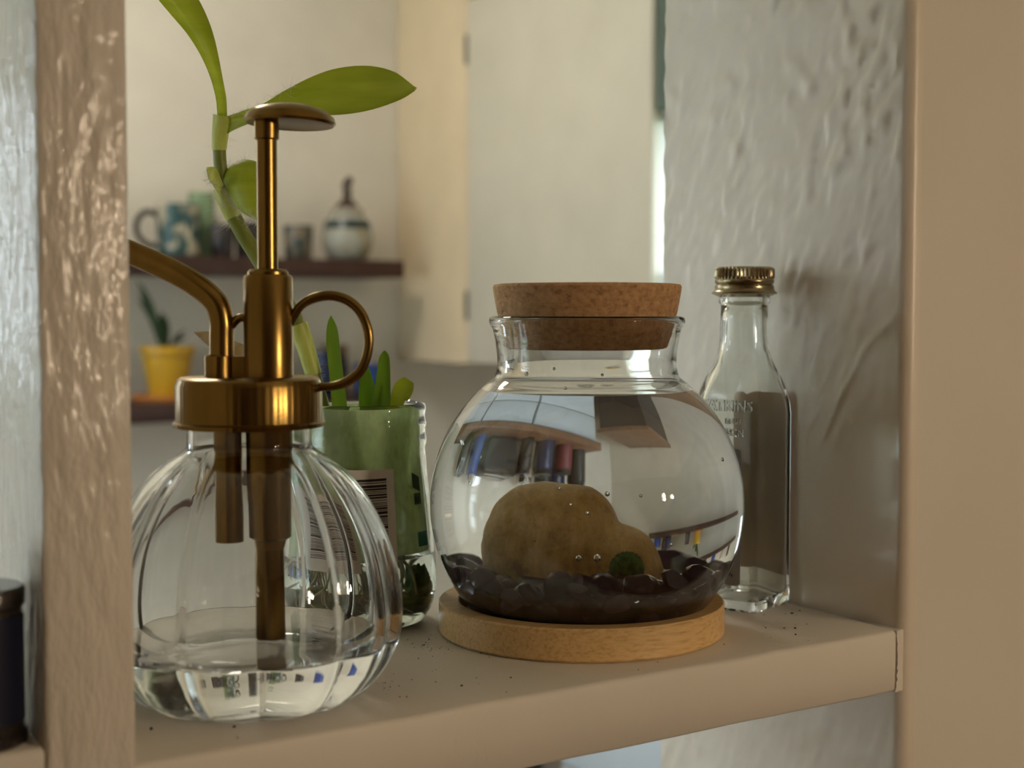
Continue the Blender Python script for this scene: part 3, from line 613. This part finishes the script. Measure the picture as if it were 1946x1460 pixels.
v, f = tube(ring, [.0013]*3+[.0015]*8+[.0013]*3, 14, 80); link('finger_ring', mesh('finger_ring', v, f, True, 60), M['brass'], mi)
bl('pump_cylinder', [(0, .0430), (.0042, .0430), (.0052, .0465), (.0066, .0475), (.0068, .080), (0, .080)], PX)
bl('dip_tube', [(0, .0165), (.0046, .0165), (.0049, .0178), (.0044, .0440), (0, .0440)], PX)
bl('valve_tube', [(0, .0460), (.0040, .0460), (.0042, .080), (0, .080)], .0065)

# ------------------------------------------------------------------ bamboo coaster
v, f = lathe([(0, .0002), (.0500, .0002), (.0508, .0010), (.0508, .0108), (.0503, .0114), (.0440, .0114), (.0436, .0110), (.0434, .0052), (.0428, .0048), (0, .0048)], 128)
tag(link('coaster', mesh('coaster', v, f, True, 35), M['bamboo'], None, (.2948, .4087, 0)), 'round bamboo coaster under the cork-topped jar', 'coaster')

# ------------------------------------------------------------------ round jar with cork
GX, GY = .2962, .4075
RG, ZG = .0556, .0455
ja = empty('round_jar', (GX, GY, .0050)); tag(ja, 'round clear glass jar of water with a wide cork stopper', 'jar')
off = .0050
def sph(r, a0, a1, n): return [(r*math.cos(R(a0+(a1-a0)*k/n)), ZG+r*math.sin(R(a0+(a1-a0)*k/n))) for k in range(n+1)]
outer = [(0, .0065), (.020, .0062), (.028, .0053), (.0335, .0051), (.0385, .0068)]+sph(RG, -41, 54, 48)+[(.0321, .0925), (.0316, .0950), (.0318, .0990), (.0325, .1040), (.0333, .1075), (.0342, .1088), (.0347, .1101), (.0344, .1114), (.0334, .1119), (.0326, .1113)]
TG = .0018
inner = [(.0320, .1095), (.0314, .1060), (.0306, .1010), (.0300, .0970), (.0299, .0942), (.0309, .0912)]+[(r, z) for r, z in sph(RG-TG, 54, -44, 48)][1:]+[(.0340, .0078), (.026, .0085), (0, .0088)]
sh = lambda p: [(r, z-off) for r, z in p]
v, f = lathe(sh(outer+inner), 160); link('glass_body', mesh('glass_body', v, f, True, 60), M['glass'], ja)
WL = .0850
ri = RG-TG+.0003
a1 = math.degrees(math.asin((WL-ZG)/ri))
wprof = [(0, .0085), (.026, .0082), (.0342, .0075)]+sph(ri, -44, a1, 60)
re = wprof[-1][0]
wprof += [(re-.0004, WL+.0003), (re-.0014, WL-.0002), (re-.003, WL-.0004), (0, WL-.0004)]
v, f = lathe(sh(wprof), 160); wa = link('water', mesh('water', v, f, True, 50), M['water'], ja)
def nz(r, z, a): return r*(1+.004*noise.noise(Vector((math.cos(a)*9, math.sin(a)*9, z*300))))
v, f = lathe(sh([(0, .1005), (.0276, .1005), (.0284, .1010), (.0290, .1030), (.0318, .1135), (.0331, .1205), (.0333, .1222), (.0328, .1230), (.0310, .1233), (0, .1233)]), 120, nz)
link('cork_stopper', mesh('cork_stopper', v, f, True, 35), M['cork'], ja)
v, f = lathe([(.00001, -.00055), (.0004, -.0004), (.00055, 0), (.0004, .0004), (.00001, .00055)], 14); bm_ = mesh('bubble', v, f)
CR = Vector((math.cos(R(33)), -math.sin(R(33)), 0)); CF = Vector((math.sin(R(33)), math.cos(R(33)), 0))
for (r, fwd, z, s) in [(.004, -.046, .0545, 1.5), (.0145, -.043, .0535, 1.0), (-.004, -.034, .0335, 1.7), (.0015, -.033, .0335, 2.1), (.024, -.0355, .0375, 1.0), (-.011, -.048, .0565, .9), (-.0065, -.034, .0495, .9), (-.0015, -.034, .047, 1.1), (.042, -.020, .0620, 1.3), (-.017, -.031, .0385, .8)]:
    p = CR*r+CF*fwd; o = link('bubble', bm_, M['bubble'], wa, (p.x, p.y, z-off)); o.scale = (s, s, s)
# droplets clinging above the water
for (r, fwd, z, s) in [(-.0215, -.0235, .0925, 1.4), (-.0125, -.030, .0945, 1.0), (.0035, -.0315, .0925, .9), (-.009, -.0385, .0885, 1.0)]:
    p = CR*r+CF*fwd; o = link('droplet', bm_, M['water'], ja, (p.x, p.y, z-off)); o.scale = (s, s, s)

# stone: two-humped, standing in the gravel
def stone():
    bm = bmesh.new(); bmesh.ops.create_icosphere(bm, subdivisions=5, radius=1)
    org = Vector((.004, 0, -.004))
    def exit_(d, c, ra):
        o = org-Vector(c); A_ = sum((d[i]/ra[i])**2 for i in range(3)); B_ = sum(o[i]*d[i]/ra[i]**2 for i in range(3)); C_ = sum((o[i]/ra[i])**2 for i in range(3))-1
        return (-B_+math.sqrt(max(0, B_*B_-A_*C_)))/A_
    for q in bm.verts:
        d = q.co.normalized()
        a = exit_(d, (-.0050, 0, -.001), (.0190, .0155, .0195)); b = exit_(d, (.0112, -.0015, -.006), (.0122, .0125, .0125))
        k = .0012; t = max(0, k-abs(a-b))/k; rr = max(a, b)+t*t*k*.25
        p = org+d*rr
        if p.z > .0155: p.z = .0155+(p.z-.0155)*.45           # worn flat top
        n1 = noise.noise(p*90+Vector((3, 1, 8))); n2 = noise.noise(p*260+Vector((9, 2, 1)))
        q.co = p*(1+.045*n1+.018*n2)
    me = bpy.data.meshes.new('stone'); bm.to_mesh(me); bm.free(); return finish(me, True, 180)
p = CR*-.0035+CF*.004
o = link('stone', stone(), M['stone'], None, (GX+p.x, GY+p.y, .0335), (0, 0, R(-33)))
tag(o, 'tan two-humped river stone standing in the round jar', 'stone')
# moss ball
def moss():
    v, f = [], []; rnd = random.Random(3); r = .0049
    bm = bmesh.new(); bmesh.ops.create_icosphere(bm, subdivisions=4, radius=r)
    for q in bm.verts: q.co *= 1+.05*noise.noise(q.co*700)
    v = [tuple(q.co) for q in bm.verts]; bm.verts.index_update(); f = [tuple(w.index for w in q.verts) for q in bm.faces]; bm.free()
    for k in range(2600):
        d = Vector((rnd.gauss(0, 1), rnd.gauss(0, 1), rnd.gauss(0, 1))).normalized(); t = d.orthogonal().normalized(); t.rotate(Matrix.Rotation(rnd.random()*6.28, 3, d))
        b = len(v); w = .00008; L = r*(1.05+.10*rnd.random())
        v += [tuple(d*r*.98-t*w), tuple(d*r*.98+t*w), tuple((d+t*.06*rnd.uniform(-1, 1)).normalized()*L)]; f.append((b, b+1, b+2))
    me = bpy.data.meshes.new('moss_ball'); me.from_pydata(v, [], f); me.polygons.foreach_set('use_smooth', [True]*len(f)); me.update(); return me
p = CR*.0105+CF*-.0235
tag(link('moss_ball', moss(), M['moss'], None, (GX+p.x, GY+p.y, .0295)), 'small dark green moss ball in front of the tan stone', 'moss ball')
# amethyst chips
rnd = random.Random(11)
protos = []
for k in range(8):
    bm = bmesh.new(); bmesh.ops.create_icosphere(bm, subdivisions=2, radius=1)
    pl = [(Vector((rnd.gauss(0, 1), rnd.gauss(0, 1), rnd.gauss(0, 1))).normalized(), rnd.uniform(.45, .85)) for _ in range(9)]
    for q in bm.verts:
        c = q.co.copy()
        for n_, d_ in pl:
            t = c.dot(n_)
            if t > d_: c -= n_*(t-d_)*.9
        q.co = Vector((c.x*1.2, c.y*.9, c.z*.72))
    me = bpy.data.meshes.new('amethyst_chip'); bm.to_mesh(me); bm.free(); finish(me, True, 28)
    me.materials.append(M['am1'] if k % 3 else M['am2']); protos.append(me)
npts = 250; SZ = .0053
P_ = np.array([[rnd.uniform(-.04, .04), rnd.uniform(-.04, .04), rnd.uniform(.012, .030)] for _ in range(npts)])
sz = np.array([SZ*rnd.uniform(.8, 1.2) for _ in range(npts)])
for it in range(140):
    P_[:, 2] -= .00012
    D = P_[:, None]-P_[None]; L = np.sqrt((D**2).sum(2))+np.eye(npts); mn = (sz[:, None]+sz[None])*.80
    ov = np.clip(mn-L, 0, None)*(1-np.eye(npts)); P_ += ((D/L[..., None])*ov[..., None]).sum(1)*.28
    rr = RG-TG-sz*.95
    c = P_-np.array([0, 0, ZG]); l = np.sqrt((c**2).sum(1)); k = l > rr; c[k] *= (rr[k]/l[k])[:, None]; P_ = c+np.array([0, 0, ZG])
    P_[:, 2] = np.maximum(P_[:, 2], .0088+sz*.75)
    # keep clear of the middle top, where the stone and the moss ball stand
    P_[:, 2] = np.minimum(P_[:, 2], .0222+.13*np.clip(np.hypot(P_[:, 0], P_[:, 1])-.012, 0, 1))
where = {}
for i in range(npts):
    x, y, z = P_[i]
    ang = math.degrees(math.atan2(y, x)) % 360
    side = ('at the front', 'at the right', 'at the back', 'at the left')[int(((ang-260+405) % 360)//90)]
    o = link('amethyst_chip', protos[i % 8], None, None, (GX+x, GY+y, z), (rnd.uniform(-.6, .6), rnd.uniform(-.6, .6), rnd.uniform(0, 6.28)))
    o.scale = (sz[i],)*3
    tone = 'dark purple' if (i % 8) % 3 else 'greyish purple'
    lay = 'low in' if z < .0165 else 'on top of'
    tag(o, tone+' amethyst chip '+lay+' the gravel '+side+' of the round jar', 'crystal', 'amethyst chips in the round jar')

# ------------------------------------------------------------------ square bottle with tin cap
bo = empty('square_bottle', (.3722, .4095, 0), R(17)); tag(bo, 'empty square clear glass bottle with tarnished tin screw cap', 'bottle')
def rring(a, c, z, n=10):
    out = []
    for k, (sx, sy) in enumerate(((1, 1), (-1, 1), (-1, -1), (1, -1))):
        for j in range(n+1):
            t = R(90*k+90*j/n); out.append((sx*(a-c)+c*math.cos(t), sy*(a-c)+c*math.sin(t), z))
    return out
def loft(secs):
    v, f = [], []; n = None
    for (a, c, z) in secs:
        r = rring(a, min(c, a*.999), z); n = len(r); v += r
    for i in range(len(secs)-1):
        for k in range(n): f.append((i*n+k, i*n+(k+1) % n, (i+1)*n+(k+1) % n, (i+1)*n+k))
    f.append(tuple(range(n))[::-1]); f.append(tuple((len(secs)-1)*n+k for k in range(n)))
    return v, f
A = .0139
o_s = [(.0095, .004, .0012), (.0110, .004, .0004), (.0128, .0032, .0002), (.0137, .0026, .0016), (A, .0024, .004), (A, .0024, .0745), (.0137, .0030, .0790), (.0132, .0045, .0838), (.0122, .0065, .0885), (.0109, .0085, .0930), (.0099, .0092, .0965), (.0095, .0094, .1000), (.00925, .00925, .1040), (.0090, .0090, .1100), (.0089, .0089, .1160), (.0096, .0096, .1168), (.0098, .0098, .1178), (.0096, .0096, .1190), (.0088, .0088, .1200), (.0086, .0086, .1290)]
i_s = [(.0066, .0066, .1290), (.0068, .0068, .1160), (.0071, .0071, .1040), (.0076, .0074, .0990), (.0088, .0072, .0930), (.0103, .0055, .0875), (.0113, .0038, .0825), (.0118, .0024, .0780), (.0120, .0018, .0740), (.0120, .0018, .0065), (.0112, .0026, .0042), (.009, .004, .0036)]
v, f = loft(o_s+i_s); link('glass_body', mesh('glass_body', v, f, True, 50), M['glass_b'], bo)
kc = lambda r, z, a: r*(1+.028*math.cos(a*44)) if .1262 < z < .1302 and r > .010 else r
capp = [(0, .1190), (.0092, .1190), (.0124, .1204), (.0125, .1208), (.0116, .1214), (.0112, .1222), (.01125, .1232), (.0106, .1238), (.0112, .1246), (.01125, .1255), (.0109, .1260), (.0111, .1264), (.01115, .1270), (.01115, .1296), (.0109, .1301), (.0100, .1306), (0, .1307)]
v, f = lathe(capp, 264, kc); link('screw_cap', mesh('screw_cap', v, f, True, 45), M['capmetal'], bo)
# lettering raised on the -x face (upper part), reading from the viewer's side
for txt, sz_, zz, dx in (('WATKINS', .0056, .0762, -.0004), ('nour', .0036, .0715, .0042), ('ISCN', .0036, .0668, .0045)):
    me = prism_text(txt, sz_, .0003, .00022); me.polygons.foreach_set('use_smooth', [False]*len(me.polygons))
    o = link('embossed_lettering', me, M['glass_b'], bo); o.rotation_euler = (R(90), 0, R(-90)); o.location = (-A-.0001, -dx, zz)
def plate(name, mat, half, z0, z1, x, par, rc=.0016, side=-1, th=.00012):
    n = 6; pts = []
    for k, (sy, sz2) in enumerate(((1, 1), (-1, 1), (-1, -1), (1, -1))):
        for j in range(n+1):
            t = R(90*k+90*j/n); pts.append((sy*(half-rc)+rc*math.cos(t), (z0+z1)/2+sz2*((z1-z0)/2-rc)+rc*math.sin(t)))
    v = [(x, a, b) for a, b in pts]+[(x+side*th, a, b) for a, b in pts]; m = len(pts)
    f = [tuple(range(m)), tuple(range(m, 2*m))]+[(k, (k+1) % m, m+(k+1) % m, m+k) for k in range(m)]
    return link(name, mesh(name, v, f, False), mat, par)
lb1 = plate('front_label', M['label_gray'], .0098, .0100, .0620, -A-.0002, bo); lb1.location.y = .0022
me = prism_text('ml,', .0046, .00008); o = link('print', me, M['black_ink'], lb1); o.rotation_euler = (R(90), 0, R(-90)); o.location = (-A-.0005, -.0040, .0138)
lb2 = plate('back_label', M['label_back'], .0124, .0100, .0822, A+.0002, bo, .0022, 1)

# ------------------------------------------------------------------ glass jar with rooted cutting
GJ = Vector((.2355, .4625, 0))
gj = empty('propagation_jar', GJ); tag(gj, 'small pale green glass jar with barcode label, holding water and roots', 'jar')
outer = [(0, .0012), (.012, .0010), (.0185, 0), (.0222, .0016), (.0252, .0060), (.0264, .0115), (.0266, .0180), (.0262, .0270), (.0252, .0380), (.0242, .0480), (.0234, .0560), (.0229, .0620), (.0228, .0640), (.0232, .0655), (.0232, .0675), (.0229, .0690), (.0230, .0720), (.0233, .0728), (.0229, .0738), (.0226, .0760), (.0230, .0778), (.0229, .0797), (.0222, .0805), (.0214, .0801)]
inner = [(.0211, .0780), (.0211, .0620), (.0216, .0560), (.0224, .0480), (.0234, .0380), (.0244, .0270), (.0248, .0180), (.0246, .0120), (.0234, .0072), (.0205, .0040), (.012, .0034), (0, .0034)]
v, f = lathe(outer+inner, 96); link('glass_body', mesh('glass_body', v, f, True, 50), M['glass_g'], gj)
wz = .0262
wp = [(0, .0032)]+[(r+.0003, z-.0002) for r, z in inner[::-1] if r > 0 and z < wz-.001]+[(.0249, wz-.0003), (.0246, wz), (.0236, wz-.0004), (0, wz-.0004)]
v, f = lathe(wp, 96); link('water', mesh('water', v, f, True, 50), M['water'], gj)
def film_mat():
    m = bpy.data.materials.new('algae_film'); m.use_nodes = True; nt = m.node_tree; nt.nodes.clear()
    o = N(nt, 'ShaderNodeOutputMaterial'); mx = N(nt, 'ShaderNodeMixShader'); t = N(nt, 'ShaderNodeBsdfTransparent'); ad = N(nt, 'ShaderNodeMixShader'); ad.inputs[0].default_value = .72
    d = N(nt, 'ShaderNodeBsdfDiffuse'); tr = N(nt, 'ShaderNodeBsdfTranslucent'); t.inputs[0].default_value = (.80, .86, .70, 1)
    vv = coords(nt, (1, 1, .5)); f = noise_tex(nt, vv, 120, 5, .6); g = noise_tex(nt, vv, 45, 3)
    col = ramp(nt, g, [(.35, (.74, .82, .50)), (.7, (.93, .95, .80))])
    nt.links.new(col, d.inputs[0]); nt.links.new(col, tr.inputs[0]); nt.links.new(d.outputs[0], ad.inputs[1]); nt.links.new(tr.outputs[0], ad.inputs[2])
    nt.links.new(ramp(nt, f, [(.38, (.50,)*3), (.62, (.85,)*3)]), mx.inputs[0]); nt.links.new(t.outputs[0], mx.inputs[1]); nt.links.new(ad.outputs[0], mx.inputs[2]); nt.links.new(mx.outputs[0], o.inputs[0]); return m
M['film'] = film_mat()
fp = [(.0207, .0788), (.0207, .0740), (.0207, .0620), (.0212, .0560), (.0220, .0480), (.0230, .0380), (.0239, .0275)]
v, f = lathe(fp+[(r-.0002, z) for r, z in fp[::-1]], 64, closed=True); link('algae_film', mesh('algae_film', v, f), M['film'], gj)
# label wrapped on the jar, bars as print
def rad_at(z, prof):
    for (r0, z0), (r1, z1) in zip(prof[:-1], prof[1:]):
        if z0 <= z <= z1: return r0+(r1-r0)*(z-z0)/(z1-z0+1e-9)
    return prof[-1][0]
azc = math.atan2(-GJ.y, -GJ.x)                             # towards the viewer
def wrap(name, a0, a1, z0, z1, lift, mat, par, na=14, nzr=10, tilt=0):
    v, f = [], []
    for i in range(na+1):
        a = azc+a0+(a1-a0)*i/na
        for k in range(nzr+1):
            z = z0+(z1-z0)*k/nzr+tilt*(i/na); r = rad_at(max(.002, z), outer[2:])+lift
            v.append((r*math.cos(a), r*math.sin(a), z))
    W = nzr+1; m = len(v)
    v += [tuple(Vector(q)-Vector((q[0], q[1], 0)).normalized()*.00006) for q in v]
    for i in range(na):
        for k in range(nzr):
            q = i*W+k; f.append((q, q+1, q+W+1, q+W)); f.append((m+q, m+q+W, m+q+W+1, m+q+1))
    per = list(range(W))+[i*W+nzr for i in range(1, na+1)]+[na*W+k for k in range(nzr-1, -1, -1)]+[i*W for i in range(na-1, 0, -1)]
    for a, b in zip(per, per[1:]+per[:1]): f.append((a, m+a, m+b, b))
    return link(name, mesh(name, v, f), mat, par)
lbj = wrap('barcode_label', R(-50), R(27), .0235, .0583, .00012, M['label'], gj)
rnd = random.Random(5); z = .0545
while z > .0285:
    h = rnd.choice((.00022, .00022, .0003, .0006, .00085)); wrap('printed_bar', R(-34), R(20), z-h, z, .00020, M['black_ink'], lbj, 10, 1, .0008); z -= h+rnd.choice((.0003, .0004, .0006))
wrap('printed_leaf', R(47), R(57), .0512, .0565, .00012, M['print_green'], gj, 5, 4, -.002)
wrap('printed_leaf', R(48), R(57), .0450, .0490, .00012, M['print_green'], gj, 5, 4)
wrap('printed_square', R(49), R(62), .0300, .0352, .00012, M['print_teal'], gj, 5, 4)
# roots and slime in the water
rnd = random.Random(21)
for k in range(16):
    a = rnd.uniform(0, 6.28); r0 = rnd.uniform(.002, .012); pts = [(r0*math.cos(a), r0*math.sin(a), rnd.uniform(.028, .036))]
    for j in range(4):
        a += rnd.uniform(-.7, .7); rr = min(.0225, r0+(j+1)*rnd.uniform(.001, .005)); pts.append((rr*math.cos(a), rr*math.sin(a), max(.0055, pts[0][2]-(j+1)*.0065)))
    v, f = tube(pts, [.0006, .0006, .0005, .0004, .0002], 7, 18); link('root', mesh('root', v, f), M['root'], gj)
def clump(name, mat, loc, s, seed, par):
    bm = bmesh.new(); bmesh.ops.create_icosphere(bm, subdivisions=4, radius=1)
    for q in bm.verts:
        k = 1+.35*noise.noise(q.co*2.2+Vector((seed, 0, 0)))+.16*noise.noise(q.co*6+Vector((0, seed, 0)))
        q.co = Vector((q.co.x*s[0], q.co.y*s[1], q.co.z*s[2]))*k
    me = bpy.data.meshes.new(name); bm.to_mesh(me); bm.free(); finish(me, True, 180); return link(name, me, mat, par, loc)
clump('algae_clump', M['algae'], (.004, -.006, .0085), (.0145, .0130, .0035), 3, gj)
clump('algae_clump', M['algae'], (-.006, .008, .0090), (.010, .010, .0040), 8, gj)
clump('algae_clump', M['algae'], (.0135, -.0085, .0140), (.004, .005, .0055), 14, gj)

# ------------------------------------------------------------------ the cutting itself
pl = empty('cutting', GJ+Vector((0, 0, .0262))); tag(pl, 'hairy green plant cutting rooted in the small glass jar', 'plant')
B0 = Vector(pl.location)
def rel(P): return [tuple(Vector(p)-B0) for p in P]
SP = [Vector(p) for p in curve_pts(STEM, 141)]
def stem_seg(name, t0, t1, r0, r1, mat):
    i0, i1 = int(t0*140), int(t1*140); seg = SP[i0:i1+1]
    rs = [r0+(r1-r0)*k/(len(seg)-1) for k in range(len(seg))]
    v, f = tube(rel(seg), rs, 12); return link(name, mesh(name, v, f, True, 60), mat, pl)
stem_seg('stem', 0, .222, .0024, .0026, M['stem'])
stem_seg('sheath', .218, .33, .0030, .0035, M['sheath'])
stem_seg('stem', .32, .635, .0028, .0028, M['stem'])
stem_seg('sheath', .630, .735, .0031, .0039, M['sheath'])
stem_seg('stem', .725, .862, .0024, .0023, M['stem'])
stem_seg('sheath', .858, 1.0, .0026, .0034, M['sheath'])
def leafp(name, LR, bow, th, mat, crease=0):
    v, f = blade(rel(LR[0]), rel(LR[1]), 34, 10, bow, th, crease); return link(name, mesh(name, v, f, True, 60), mat, pl)
leafp('leaf', LEAF_RIGHT, .16, .0005, M['leaf'], .03)
leafp('leaf', LEAF_UP, .22, .0005, M['leaf'], .03)
leafp('leaf', LEAF_LOW, .15, .0005, M['leaf'])
leafp('leaf', LEAF_STUB, .2, .0005, M['sheath'])
leafp('dry_leaf', LEAF_DRY, .2, .0005, M['dry'])
for q in (STRAP_A, STRAP_B, STRAP_C): leafp('leaf_stub', q, .22, .0008, M['leaf_d'])
leafp('leaf_stub', STRAP_D, .22, .0008, M['leaf'])
# fine white hairs at the nodes and along leaf edges
def hairs(pts, n, L, seed):
    rnd = random.Random(seed); v, f = [], []
    for k in range(n):
        p = Vector(rnd.choice(pts)); d = Vector((rnd.gauss(0, 1), rnd.gauss(0, 1), rnd.gauss(0, .8))).normalized()
        t = d.orthogonal().normalized()*.000045; l = L*rnd.uniform(.4, 1.1); b = len(v)
        c = p+d*l*.5+Vector((0, 0, -.1*l)); e = p+d*l
        u = d.cross(t).normalized()*.000045
        for q, s in ((p, 1), (c, .8), (e, .2)): v += [q+t*s, q-t*s*.5+u*s, q-t*s*.5-u*s]
        for j in range(2):
            for m in range(3): f.append((b+j*3+m, b+j*3+(m+1) % 3, b+j*3+3+(m+1) % 3, b+j*3+3+m))
    return v, f
for pts, n, L, sd in ((SP[88:103], 150, .0085, 1), (SP[120:141], 70, .0075, 2), (SP[28:46], 110, .0075, 3), ([Vector(p) for p in curve_pts(LEAF_LOW[0], 40)]+[Vector(p) for p in curve_pts(LEAF_LOW[1], 40)][:14], 330, .0045, 4), ([Vector(p) for p in curve_pts(LEAF_RIGHT[0], 60)][6:26], 120, .0050, 5), ([Vector(p) for p in curve_pts(LEAF_STUB[0], 30)], 120, .0045, 6), ([Vector(p) for p in curve_pts(LEAF_DRY[1], 30)], 80, .004, 7)):
    v, f = hairs(rel(pts), n, L, sd); o = link('hairs', mesh('hairs', v, f, True, 180), M['hair'], pl); o['kind'] = 'stuff'

# ------------------------------------------------------------------ things in the left compartment
M['steel'] = plain('dark_polished_steel', (.16, .15, .15), .22, 1); M['navyb'] = plain('navy_wrap', (.01, .012, .03), .3)
e = empty('torch', (.0772, .3578, .0082)); tag(e, 'dark steel pocket torch standing left of the divider post', 'torch')
v, f = lathe([(0, 0), (.0108, 0), (.0115, .0008), (.0115, .0030), (.0107, .0036), (.0105, .0335), (.0111, .0340), (.0113, .0378), (.0107, .0388), (0, .0388)], 48); link('body', mesh('body', v, f, True, 35), M['steel'], e)
v, f = lathe([(0, .0388), (.0060, .0388), (.0066, .0400), (.0066, .0485), (.0058, .0495), (0, .0495)], 32); link('switch_cap', mesh('switch_cap', v, f, True, 35), plain('black_rubber', (.02, .02, .02), .7), e).location = (-.003, 0, 0)
v, f = lathe([(.01055, .006), (.0108, .006), (.0108, .032), (.01055, .032)], 48, closed=True); o = link('wrap', mesh('wrap', v, f), M['navyb'], e)
# soil crumbs scattered on the shelf
rnd = random.Random(9); v, f = [], []
def crumb(x, y, s):
    b = len(v); q = [Vector((rnd.gauss(0, 1), rnd.gauss(0, 1), rnd.gauss(0, .5))).normalized()*s*rnd.uniform(.6, 1.2) for _ in range(5)]
    for p in ((-s, 0, 0), (s*1.2, 0, 0), (0, s, 0), (0, -s*.8, 0), (0, 0, s), (0, 0, -s*.3)): v.append((x+p[0]*rnd.uniform(.6, 1.3), y+p[1]*rnd.uniform(.6, 1.3), .0003+s*.3+p[2]*rnd.uniform(.6, 1.1)))
    for a in ((0, 2, 4), (2, 1, 4), (1, 3, 4), (3, 0, 4), (2, 0, 5), (1, 2, 5), (3, 1, 5), (0, 3, 5)): f.append(tuple(b+k for k in a))
for (x, y, s) in CRUMBS: crumb(x, y, s)
o = link('soil_crumbs', mesh('soil_crumbs', v, f, False), M['soil']); tag(o, 'dark soil crumbs scattered on the cream shelf', 'soil', kind='stuff')
